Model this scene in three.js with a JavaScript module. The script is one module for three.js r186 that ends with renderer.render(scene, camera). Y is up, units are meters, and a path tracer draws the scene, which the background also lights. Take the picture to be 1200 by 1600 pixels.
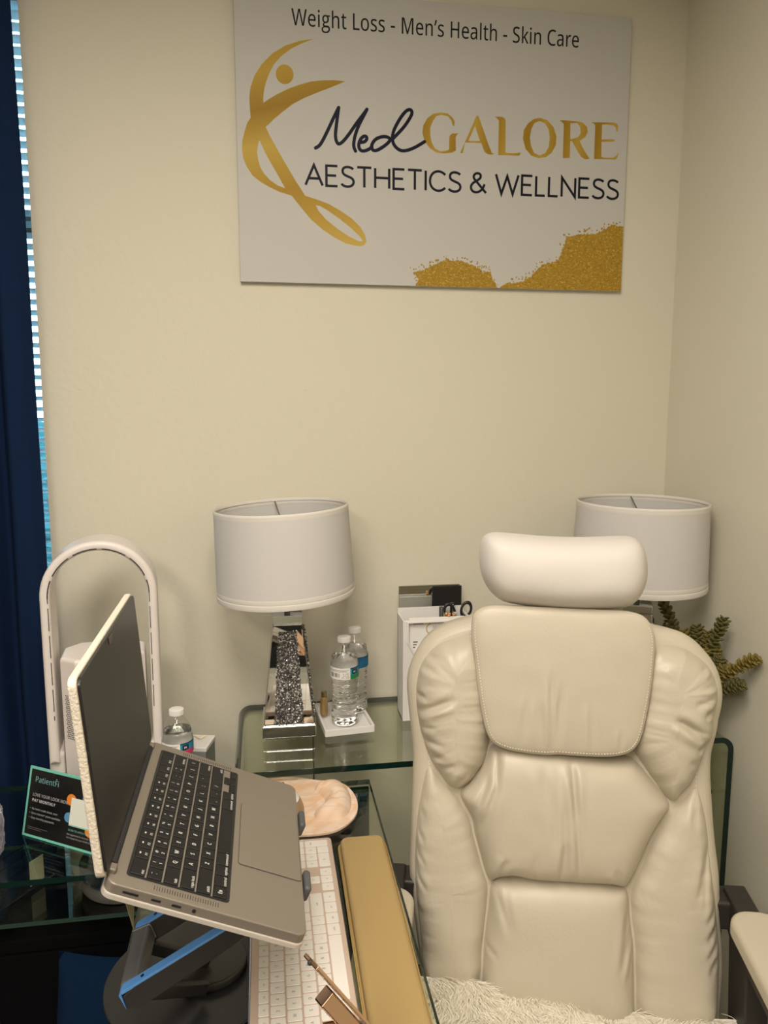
import * as THREE from 'three';
import { RoundedBoxGeometry } from 'three/addons/geometries/RoundedBoxGeometry.js';
import { mergeGeometries, mergeVertices } from 'three/addons/utils/BufferGeometryUtils.js';
import { ImprovedNoise } from 'three/addons/math/ImprovedNoise.js';
import { RectAreaLightUniformsLib } from 'three/addons/lights/RectAreaLightUniformsLib.js';

// ------------------------------------------------------------------ camera, sky, lights, exposure
RectAreaLightUniformsLib.init();
const D2R = Math.PI / 180;
const scene = new THREE.Scene();
const camera = new THREE.PerspectiveCamera(68.5, 0.75, 0.05, 60);
camera.position.set(0, 1.46, 1.7705);
camera.rotation.order = 'YXZ';
camera.rotation.set(-7.9 * D2R, -9.1 * D2R, 0);
const renderer = new THREE.WebGLRenderer({ antialias: true });
renderer.toneMapping = THREE.LinearToneMapping;
renderer.toneMappingExposure = 1.0;
renderer.shadowMap.enabled = true;
scene.background = new THREE.Color().setRGB(5.5, 6.6, 7.6);      // bright overcast daylight outside the window
const WARM = new THREE.Color().setRGB(1.0, 0.905, 0.79);
const PANELS = [                                                  // ceiling light panels: x, z, width, length, intensity
  [-0.05, 1.62, 0.6, 1.2, 11.2],
  [-0.90, 2.80, 0.6, 1.2, 14.6],
];

// ------------------------------------------------------------------ helpers
let seed = 7, arcAt = 0;
const rnd = () => { seed = (seed * 1664525 + 1013904223) >>> 0; return seed / 4294967296; };
const rr = (a, b) => a + (b - a) * rnd();
const noise = new ImprovedNoise();
const names = {};
function numbered(n) { const k = names[n] = (names[n] ?? -1) + 1; return k ? `${n}_${String(k).padStart(3, '0')}` : n; }
function mesh(name, g, m, parent, pos, rot) {
  const o = new THREE.Mesh(g, m); o.name = name; o.castShadow = o.receiveShadow = true;
  if (pos) o.position.set(...pos); if (rot) o.rotation.set(...rot);
  (parent ?? scene).add(o); return o;
}
function tag(o, label, category, group) { o.userData.label = label; o.userData.category = category; if (group) o.userData.group = group; return o; }
function thing(name, label, category, pos = [0, 0, 0], ry = 0, group) {
  const o = new THREE.Group(); o.name = numbered(name); o.position.set(...pos); o.rotation.y = ry; scene.add(o);
  return tag(o, label, category, group);
}
function struct(name, g, m, pos, rot) { const o = mesh(name, g, m, scene, pos, rot); o.userData.kind = 'structure'; return o; }
const stuff = (o) => { o.userData.kind = 'stuff'; return o; };
const rbox = (w, h, d, r = 0.003, s = 3) => new RoundedBoxGeometry(w, h, d, s, Math.min(r, w / 2.01, h / 2.01, d / 2.01));
const box = (w, h, d) => new THREE.BoxGeometry(w, h, d);
const cyl = (r1, r2, h, n = 32) => new THREE.CylinderGeometry(r1, r2, h, n);
const V = (x, y, z) => new THREE.Vector3(x, y, z);
const tube = (pts, r, n = 24, k = 8) => new THREE.TubeGeometry(new THREE.CatmullRomCurve3(pts.map((p) => V(...p))), n, r, k);
const lathe = (pts, n = 40) => new THREE.LatheGeometry(pts.map((p) => new THREE.Vector2(...p)), n);
const at = (g, x, y, z, rx = 0, ry = 0, rz = 0) => { if (rx || ry || rz) g.applyMatrix4(new THREE.Matrix4().makeRotationFromEuler(new THREE.Euler(rx, ry, rz))); g.translate(x, y, z); return g; };
const merge = (l) => mergeGeometries(l.map((g) => { const h = g.index ? g.toNonIndexed() : g; if (!h.attributes.uv) h.setAttribute('uv', new THREE.BufferAttribute(new Float32Array(h.attributes.position.count * 2), 2)); return h; }));
function bar(a, b, w, h) { // box beam from a to b
  const A = V(...a), B = V(...b), d = B.clone().sub(A), L = d.length();
  const g = rbox(w, h, L, 0.002, 2); const q = new THREE.Matrix4().lookAt(B, A, V(0, 1, 0)); g.applyMatrix4(q); g.translate((A.x + B.x) / 2, (A.y + B.y) / 2, (A.z + B.z) / 2); return g;
}
function shapeOf(pts) { const s = new THREE.Shape(); pts.forEach((p, i) => (i ? s.lineTo(p[0], p[1]) : s.moveTo(p[0], p[1]))); s.closePath(); return s; }
function extrude(pts, depth, bevel = 0, holes = [], seg = 3, off) {
  const s = shapeOf(pts); for (const h of holes) s.holes.push(new THREE.Path(h.map((p) => new THREE.Vector2(...p))));
  return new THREE.ExtrudeGeometry(s, { depth, bevelEnabled: bevel > 0, bevelSize: bevel, bevelThickness: bevel, bevelOffset: off ?? -bevel, bevelSegments: seg, curveSegments: 16 });
}
function roundRect(w, h, r, n = 6) {
  const p = []; for (const [cx, cy, a0] of [[w / 2 - r, h / 2 - r, 0], [-w / 2 + r, h / 2 - r, 90], [-w / 2 + r, -h / 2 + r, 180], [w / 2 - r, -h / 2 + r, 270]])
    for (let i = 0; i <= n; i++) { const a = (a0 + 90 * i / n) * D2R; p.push([cx + r * Math.cos(a), cy + r * Math.sin(a)]); } return p;
}
function smoothPoly(flat, it = 2, k = 0.001) {
  let p = []; for (let i = 0; i < flat.length; i += 2) p.push([flat[i] * k, flat[i + 1] * k]);
  for (let j = 0; j < it; j++) { const q = []; p.forEach((a, i) => { const b = p[(i + 1) % p.length]; q.push([a[0] * .75 + b[0] * .25, a[1] * .75 + b[1] * .25], [a[0] * .25 + b[0] * .75, a[1] * .25 + b[1] * .75]); }); p = q; }
  let A = 0; p.forEach((a, i) => { const b = p[(i + 1) % p.length]; A += a[0] * b[1] - b[0] * a[1]; }); if (A < 0) p.reverse();
  return p;
}
// ---- textures
function noiseTex(size, scale, oct, lo, hi, rep = 1, sx = 1, sy = 1, z = 0.5) {
  const d = new Uint8Array(size * size * 4);
  for (let y = 0; y < size; y++) for (let x = 0; x < size; x++) {
    let v = 0, a = 1, s = scale, t = 0;
    for (let o = 0; o < oct; o++) { v += a * noise.noise(x / size * s * sx, y / size * s * sy, z + o * 3.7); t += a; a *= 0.55; s *= 2; }
    const c = Math.max(0, Math.min(255, (lo + (hi - lo) * (0.5 + 0.75 * v / t)) * 255)); const i = (y * size + x) * 4; d[i] = d[i + 1] = d[i + 2] = c; d[i + 3] = 255;
  }
  const tx = new THREE.DataTexture(d, size, size); tx.magFilter = THREE.LinearFilter; tx.minFilter = THREE.LinearMipmapLinearFilter; tx.generateMipmaps = true; tx.wrapS = tx.wrapT = THREE.RepeatWrapping; tx.repeat.set(rep, rep); tx.needsUpdate = true; return tx;
}
function canvasTex(w, h, draw) {
  const c = document.createElement('canvas'); c.width = w; c.height = h; const x = c.getContext('2d'); draw(x, w, h);
  const t = new THREE.CanvasTexture(c); t.colorSpace = THREE.SRGBColorSpace; t.anisotropy = 8; return t;
}
const lin = (r, g, b) => new THREE.Color().setRGB(r, g, b);
const std = (c, rough = 0.6, metal = 0, o = {}) => new THREE.MeshStandardMaterial({ color: c, roughness: rough, metalness: metal, ...o });
const phy = (c, rough, o = {}) => new THREE.MeshPhysicalMaterial({ color: c, roughness: rough, ...o });

const bumpWall = noiseTex(256, 26, 3, 0, 1, 1);
const bumpLeather = noiseTex(256, 34, 3, 0, 1, 1, 1, 1, 9.1);
const bumpCloth = noiseTex(256, 60, 2, 0, 1, 1, 1, 1, 4.4);
const M = {
  wall: std(lin(.68, .645, .525), 0.75, 0, { bumpMap: bumpWall, bumpScale: 0.0006 }),
  ceil: std(lin(.66, .64, .60), 0.9),
  floor: std(lin(.035, .034, .036), 0.95, 0, { bumpMap: bumpCloth, bumpScale: .003 }),
  white: std(lin(.78, .76, .73), 0.5), whiteGloss: std(lin(.8, .78, .75), 0.25),
  leather: phy(lin(.52, .467, .368), 0.42, { bumpMap: bumpLeather, bumpScale: 0.00022 }),
  leatherHead: phy(lin(.645, .605, .56), 0.55, { bumpMap: bumpLeather, bumpScale: 0.00012 }),
  thread: std(lin(.82, .78, .7), 0.8),
  fur: phy(lin(.95, .915, .81), 1.0, { transmission: .2, thickness: 0 }),
  black: std(lin(.012, .012, .013), 0.4), blackGloss: std(lin(.008, .008, .009), 0.12), blackMatte: std(lin(.02, .02, .021), 0.7),
  brownBlack: std(lin(.022, .019, .017), 0.5),
  grey: std(lin(.08, .08, .082), 0.5), greyMetal: std(lin(.16, .16, .165), 0.4, .6),
  chrome: std(lin(.75, .75, .74), 0.12, 1), mirror: std(lin(.84, .86, .85), 0.02, 1),
  alu: std(lin(.245, .212, .172), 0.42, 0.35), aluDark: std(lin(.225, .20, .168), 0.45, .35),
  navy: phy(lin(.007, .018, .052), 1, { specularIntensity: .15, bumpMap: bumpCloth, bumpScale: .0004 }),
  gold: std(lin(.40, .28, .115), 0.4, 0.12), roseGold: std(lin(.72, .47, .31), 0.2, 1), rose: std(lin(.60, .47, .385), 0.45, .25),
  blue: std(lin(.09, .27, .62), 0.5),
  glass: phy(lin(.93, .95, .885), 0.0, { transmission: 1, ior: 1.52, thickness: 0 }), glassEdge: phy(lin(.002, .018, .013), 0.15, { ior: 1.52 }), glassEdgeThin: phy(lin(.03, .06, .045), 0.15, { ior: 1.52 }),
  clear: phy(0xffffff, 0.03, { transmission: 1, ior: 1.45, thickness: 0 }),
  acrylic: phy(0xffffff, 0.02, { transmission: 1, ior: 1.49, thickness: 0.003, attenuationColor: lin(.85, .9, .9), attenuationDistance: .2 }),
  water: phy(0xffffff, 0.0, { transmission: 1, ior: 1.33, thickness: 0.06 }),
  shade: phy(lin(.585, .57, .55), 0.85, { bumpMap: bumpCloth, bumpScale: .0003 }), shadeTrim: std(lin(.68, .65, .60), 0.8),
  fan: std(lin(.76, .70, .665), 0.38), dark: std(lin(.03, .026, .024), 0.7),
};
const SIGN = {fig:[237,178,213,177,188,179,162,183,137,191,112,201,87,214,71,224,58,233,58,222,60,207,64,192,71,174,82,154,98,136,120,119,145,106,169,96,139,102,107,114,79,132,56,155,40,179,31,203,28,224,29,247,30,265,22,277,16,295,11,313,10,331,12,349,19,366,31,384,47,396,68,407,89,416,116,423,136,447,158,472,184,493,210,509,236,521,255,525,269,526,278,523,283,515,280,502,269,484,249,466,223,450,198,437,169,428,146,422,125,391,106,360,88,330,71,301,62,282,69,276,80,265,99,249,121,232,146,218,175,205,206,192],hole1:[47,311,44,323,42,335,44,350,48,365,56,379,69,392,86,403,102,408,90,387,75,362,60,336,49,312],hole2:[169,441,178,442,197,452,223,469,249,488,269,506,275,515,265,515,242,505,216,489,191,470,175,453],head:[105,172,124,171,106,152],med:[[170,320,177,317,185,306,197,283,209,258,222,233,222,233,219,253,216,275,214,291,216,304,221,310,230,305,245,287,261,264,276,245,285,233,285,233,276,250,266,268,258,289,255,305,255,315,259,322],[269,303,278,303,285,296,284,290,278,289,271,295,266,306,267,317,274,322,285,319,295,313,296,305,304,294,319,288,331,288,339,293,331,303,314,315,302,320,295,316,296,306],[342,293,355,280,370,264,383,245,388,233,383,227,374,230,362,244,350,264,343,280,342,296,348,308,360,316,372,316,387,311,402,303,416,294]],gal:[[484,258,481,256,478,246,470,237,455,235,443,238,435,249,429,263,429,278,432,294,440,307,453,313,466,311,473,308,473,286,474,278,480,273,495,272,491,275,488,281,489,309,480,314,462,317,444,316,428,307,416,293,411,275,413,259,422,244,435,234,452,230,469,231,480,239,485,247],[499,314,515,279,535,234,538,231,541,233,553,262,566,294,574,310,579,312,572,314,563,313,556,308,549,292,548,290,510,291,505,314],[579,232,587,231,597,231,603,234,605,239,606,308,628,308,643,306,639,313,589,314,589,240,585,235],[687,228,705,232,720,246,728,266,727,285,717,303,703,313,687,316,668,311,654,297,647,275,649,256,659,241,673,231],[734,231,745,230,773,230,790,232,802,241,804,252,799,263,785,273,792,286,802,300,811,311,800,313,790,308,780,295,766,274,762,275,762,312,745,313,745,238,740,234],[812,231,823,230,868,228,876,230,879,236,878,248,875,248,873,238,868,235,851,233,839,234,839,267,871,265,871,270,839,272,840,305,847,307,869,306,877,301,882,293,881,303,876,310,822,311,822,236,818,233]],galh:[[518,287,533,254,545,286],[686,235,699,239,708,251,712,269,710,290,702,304,688,310,675,305,667,290,664,272,667,253,674,240],[761,236,778,234,785,242,787,255,781,265,762,271]],t1:[122,42,121,70,776,45,777,73],t2:[147,403,147,357,886,392,885,353],g1:[397,611,403,596,400,588,391,581,407,576,420,573,432,564,451,558,470,549,492,551,511,552,523,559,538,563,548,566,558,576,576,573,580,587,590,603,595,611],g2:[595,611,615,598,655,595,674,582,689,566,706,552,724,549,743,541,750,522,762,490,782,485,802,481,833,479,853,470,872,457,896,461,898,611]};
const CHAIR = {sil:[-124,574,-144,567,-160,561,-186,554,-211,544,-232,531,-250,511,-262,487,-270,463,-272,440,-268,404,-263,366,-258,328,-258,291,-258,266,-259,227,-260,174,-261,135,-259,104,-254,71,-248,33,-242,-5,-237,-43,-233,-106,252,-118,254,-55,259,-13,259,20,256,70,256,120,254,158,249,196,246,235,244,273,242,309,243,343,248,363,254,385,256,402,260,417,263,437,263,454,258,478,249,498,234,517,218,534,196,547,174,552,152,556,110,576],wingL:[-144,531,-161,531,-185,527,-210,519,-227,506,-240,490,-248,473,-252,456,-254,435,-253,411,-250,391,-245,366,-238,344,-230,322,-217,303,-202,283,-188,270,-173,270,-151,289,-137,312,-129,332,-126,351,-120,379,-121,441,-127,503],wingR:[133,527,147,529,166,528,188,524,206,516,223,504,234,493,243,477,248,461,249,437,244,422,241,408,243,393,239,379,232,364,224,348,219,330,209,308,193,286,182,272,173,268,164,274,147,298,128,324,111,349,102,370,111,426,118,499],flap:[-112,586,-136,584,-152,576,-160,565,-160,530,-154,493,-148,445,-141,406,-133,375,-123,359,-104,350,-77,346,-53,344,-27,344,-20,346,4,345,27,345,46,345,67,346,88,350,102,357,112,369,119,389,126,423,133,465,138,520,138,542,133,558,125,571,112,579,86,583,27,583],mid:[-95,362,-125,348,-130,327,-143,304,-158,283,-178,266,-165,243,-153,226,-150,202,-146,189,-138,162,-129,131,-119,121,-109,130,-97,132,-82,134,-59,129,-34,128,16,129,8,128,34,129,72,130,86,129,96,125,107,139,119,161,133,198,148,226,163,250,173,266,148,295,121,327,107,341,46,344],low:[-112,132,-123,115,-124,89,-128,58,-131,33,-133,-7,-135,-86,114,-105,114,-39,113,6,112,44,108,66,106,93,105,119,94,133,22,138],sideL:[-231,317,-238,286,-244,247,-248,208,-250,156,-249,118,-245,80,-240,43,-234,-7,-229,-94,-135,-86,-134,-7,-131,33,-128,58,-125,89,-124,116,-129,127,-139,158,-147,186,-151,198,-155,221,-166,238,-180,262,-203,279],sideR:[214,303,225,266,232,223,234,188,238,153,242,123,244,91,247,54,249,17,246,-45,240,-106,115,-105,115,-38,114,6,113,44,109,66,107,94,106,119,111,134,123,158,136,194,151,223,167,246,178,263,196,279],head:[-123,709,-98,708,-63,705,-28,703,21,703,59,705,93,707,110,704,122,693,129,672,131,647,128,626,120,607,107,592,83,584,42,581,1,580,-45,583,-79,586,-108,591,-125,603,-138,620,-146,641,-149,662,-148,684,-143,700,-134,707]};
const CREASE = {wingL:[[-251,427,-236,428,5,7],[-251,401,-190,425,8,8],[-248,395,-208,414,5,3],[-234,494,-212,492,5,4],[-247,475,-219,471,7,3],[-239,351,-207,350,6,4],[-231,327,-199,326,7,4],[-216,308,-181,317,7,3],[-248,440,-221,448,6,2.5],[-245,373,-217,377,6,3],[-186,276,-164,301,6,3]],wingR:[[175,407,217,385,9,9],[217,485,234,495,5,5],[221,416,245,423,7,6],[210,361,228,365,6,7],[219,459,243,462,6,2.5],[205,434,238,443,8,3],[191,393,223,371,7,4],[201,508,198,515,5,3],[195,339,214,335,6,2.5],[147,492,173,517,10,2]],flap:[[-29,461,-28,349,6,4.5],[-17,428,-21,357,7,2.5],[-69,426,-78,352,7,2],[-48,422,-40,353,7,2],[-15,447,-16,357,9,2.5],[34,420,38,350,6,2.5],[82,385,82,355,5,2]],mid:[[-113,349,-115,288,7,5],[-128,297,-150,240,7,5],[-115,285,-139,216,8,4],[-98,169,-113,135,7,5],[-39,314,-33,247,10,2.5],[-23,278,-20,178,8,2.5],[6,329,12,250,7,4],[-3,199,-10,142,9,3],[-50,181,-55,142,8,2],[-176,272,-156,291,6,3],[-158,235,-151,205,5,4],[9,308,19,156,7,4.5],[-4,272,-6,145,8,2.5],[26,294,29,197,9,2],[78,165,88,141,8,2.5]],low:[[-113,118,-92,55,8,3],[-98,119,-87,61,8,2],[-130,23,-111,12,6,3],[100,87,88,14,7,4],[105,58,88,2,7,3.5],[108,28,98,-17,6,3]],sideL:[[-249,131,-230,107,6,3],[-247,164,-233,150,5,3],[-246,199,-234,185,5,3],[-243,235,-232,223,5,3]],sideR:[[209,296,205,228,7,3],[229,195,209,119,9,4],[226,175,219,110,7,2.5],[241,107,226,84,6,3],[243,80,226,57,6,4],[243,53,225,30,6,4],[240,26,228,6,6,3]]};
function uvMetres(g, k = 1) { // planar uv by dominant normal axis, in metres times k
  const h = g.index ? g.toNonIndexed() : g, p = h.attributes.position, n = h.attributes.normal, uv = new Float32Array(p.count * 2);
  for (let i = 0; i < p.count; i++) {
    const a = Math.abs(n.getX(i)), b = Math.abs(n.getY(i)), c = Math.abs(n.getZ(i));
    const [s, t] = a > b && a > c ? [p.getZ(i), p.getY(i)] : b > c ? [p.getX(i), p.getZ(i)] : [p.getX(i), p.getY(i)];
    uv[2 * i] = s * k; uv[2 * i + 1] = t * k;
  }
  h.setAttribute('uv', new THREE.BufferAttribute(uv, 2)); return h;
}
// ------------------------------------------------------------------ the room
const XR = 1.007, XL = -2.3, ZF = 3.9, YC = 2.5, WX0 = -1.75, WX1 = -0.478, WY0 = 0.55, WY1 = 2.36, TH = 0.14;
const slab = (x0, x1, y0, y1, z0, z1) => at(box(x1 - x0, y1 - y0, z1 - z0), (x0 + x1) / 2, (y0 + y1) / 2, (z0 + z1) / 2);
struct('floor', uvMetres(slab(XL - TH, XR + TH, -.1, 0, -TH, ZF + TH), 3), M.floor);
struct('ceiling', uvMetres(slab(XL - TH, XR + TH, YC, YC + .1, -TH, ZF + TH), 2), M.ceil);
struct('wall_back', uvMetres(merge([slab(WX1, XR + TH, 0, YC, -TH, 0), slab(XL - TH, WX0, 0, YC, -TH, 0), slab(WX0, WX1, 0, WY0, -TH, 0), slab(WX0, WX1, WY1, YC, -TH, 0)]), 2), M.wall);
struct('wall_right', uvMetres(slab(XR, XR + TH, 0, YC, 0, ZF), 2), M.wall);
struct('wall_left', uvMetres(slab(XL - TH, XL, 0, YC, 0, ZF), 2), M.wall);
struct('wall_front', uvMetres(merge([slab(XL, -1.35, 0, YC, ZF, ZF + TH), slab(-.45, XR, 0, YC, ZF, ZF + TH), slab(-1.35, -.45, 2.08, YC, ZF, ZF + TH)]), 2), M.wall);
const door = struct('door_1', slab(-1.35, -.45, 0, 2.08, ZF + .05, ZF + .09), std(lin(.03, .02, .015), .4));
mesh('handle', at(cyl(.012, .012, .12, 16), -.54, 1.0, ZF + .01, 0, 0, Math.PI / 2), M.chrome, door);
// window in the back wall, mostly behind the curtain
{
  const w = new THREE.Group(); w.name = 'window_1'; w.userData.kind = 'structure'; scene.add(w);
  const fr = std(lin(.06, .08, .09), .5);
  for (const [x0, x1, y0, y1] of [[WX0, WX1, WY1 - .04, WY1], [WX0, WX1, WY0, WY0 + .04], [WX0, WX0 + .03, WY0, WY1], [WX1 - .012, WX1, WY0, WY1], [WX0, WX1, 1.845, 1.89]]) mesh('frame', slab(x0, x1, y0, y1, -.125, -.095), fr, w);
  mesh('pane', slab(WX0, WX1, WY0 + .04, 1.845, -.113, -.109), phy(lin(.8, .95, 1), 0, { transmission: 1, thickness: 0, ior: 1.5 }), w);
  mesh('pane', slab(WX0, WX1, 1.89, WY1 - .04, -.113, -.109), phy(lin(.8, .95, 1), 0, { transmission: 1, thickness: 0, ior: 1.5 }), w);
  const bl = thing('window_blind', 'narrow slatted blind glimpsed between the navy curtain and the wall', 'blind', [(WX0 - .49) / 2, 0, -.06]);
  const sl = box(-.49 - WX0, .0012, .024); sl.rotateX(-.35); const sm = std(lin(.62, .70, .74), .5);
  for (let y = WY0 + .03; y < WY1 - .06; y += .0237) mesh('slat', sl, sm, bl, [0, y, 0]);
  mesh('head_rail', box(-.49 - WX0, .05, .04), sm, bl, [0, WY1 - .03, 0]);
  const gr = struct('ground', slab(-14, 14, -.6, -.5, -22, -.2), std(lin(.02, .07, .075), .9));
  const hd = thing('clipped_hedge', 'blue-green hedge outside the window, seen through the blind', 'hedge', [-3.2, -.5, -7]);
  const hg = new THREE.IcosahedronGeometry(1, 24), hp = hg.attributes.position;
  for (let i = 0; i < hp.count; i++) { const v = V(hp.getX(i), hp.getY(i), hp.getZ(i)); const k = 1 + .1 * noise.noise(v.x * 6, v.y * 6, v.z * 6) + .06 * noise.noise(v.x * 17, v.y * 17, v.z * 17); hp.setXYZ(i, v.x * k * 4.2, Math.max(0, (v.y * k + .5) * 1.2), v.z * k * .9); }
  hg.computeVertexNormals(); mesh('foliage', hg, std(lin(.015, .075, .08), .9), hd);
}
// ceiling light panels: glowing diffuser and a light of the same size
PANELS.forEach(([x, z, w, l, I], i) => {
  const t = thing('ceiling_light', ['flat white ceiling light panel above the viewer, nearer the sign wall', 'flat white ceiling light panel behind the viewer, nearer the door'][i], 'ceiling light', [x, YC, z], 0, 'ceiling light panels');
  mesh('frame', merge([slab(-w / 2 - .03, w / 2 + .03, -.03, 0, -l / 2 - .03, -l / 2), slab(-w / 2 - .03, w / 2 + .03, -.03, 0, l / 2, l / 2 + .03), slab(-w / 2 - .03, -w / 2, -.03, 0, -l / 2, l / 2), slab(w / 2, w / 2 + .03, -.03, 0, -l / 2, l / 2)]), M.white, t);
  const e = new THREE.MeshStandardMaterial({ color: 0xffffff, emissive: WARM, emissiveIntensity: 5, roughness: .6 });
  mesh('light_diffuser', slab(-w / 2, w / 2, -.02, -.005, -l / 2, l / 2), e, t);
  const L = new THREE.RectAreaLight(WARM, I, w, l); L.position.set(0, -.035, 0); L.rotation.x = -Math.PI / 2; t.add(L);
});
// curtain
{
  const nx = 220, ny = 60, x0 = -1.9, x1 = -.4750, y0 = .02, y1 = 2.44, pos = [], idx = [], uv = [];
  for (let j = 0; j <= ny; j++) for (let i = 0; i <= nx; i++) {
    const s = i / nx, y = y0 + (y1 - y0) * j / ny, d = (x1 - x0) * (1 - s);
    const fold = .022 * Math.sin(d * 62 + .9 * noise.noise(d * 5, y * .6, 1)) + .012 * Math.sin(d * 131 + 1 + 1.2 * noise.noise(d * 3, y * .8, 5));
    pos.push(x0 + (x1 - x0) * s - (i === nx ? 0 : 0) + .004 * noise.noise(0, y * 2, 3), y, .072 + fold * Math.min(1, d * 14) - (d < .02 ? (.02 - d) * .9 : 0)); uv.push(d * 4, y * 4);
  }
  for (let j = 0; j < ny; j++) for (let i = 0; i < nx; i++) { const a = j * (nx + 1) + i, b = a + nx + 1; idx.push(a, a + 1, b, b, a + 1, b + 1); }
  const g = new THREE.BufferGeometry(); g.setAttribute('position', new THREE.Float32BufferAttribute(pos, 3)); g.setAttribute('uv', new THREE.Float32BufferAttribute(uv, 2)); g.setIndex(idx); g.computeVertexNormals();
  M.navy.side = THREE.DoubleSide;
  const c = thing('curtain', 'navy blue pleated curtain hanging at the left of the photo', 'curtain', [0, 0, 0]);
  mesh('drape', g, M.navy, c);
  mesh('rod', at(cyl(.012, .012, 1.6, 16), -1.2, 2.45, .075, 0, 0, Math.PI / 2), M.greyMetal, c);
}
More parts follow.
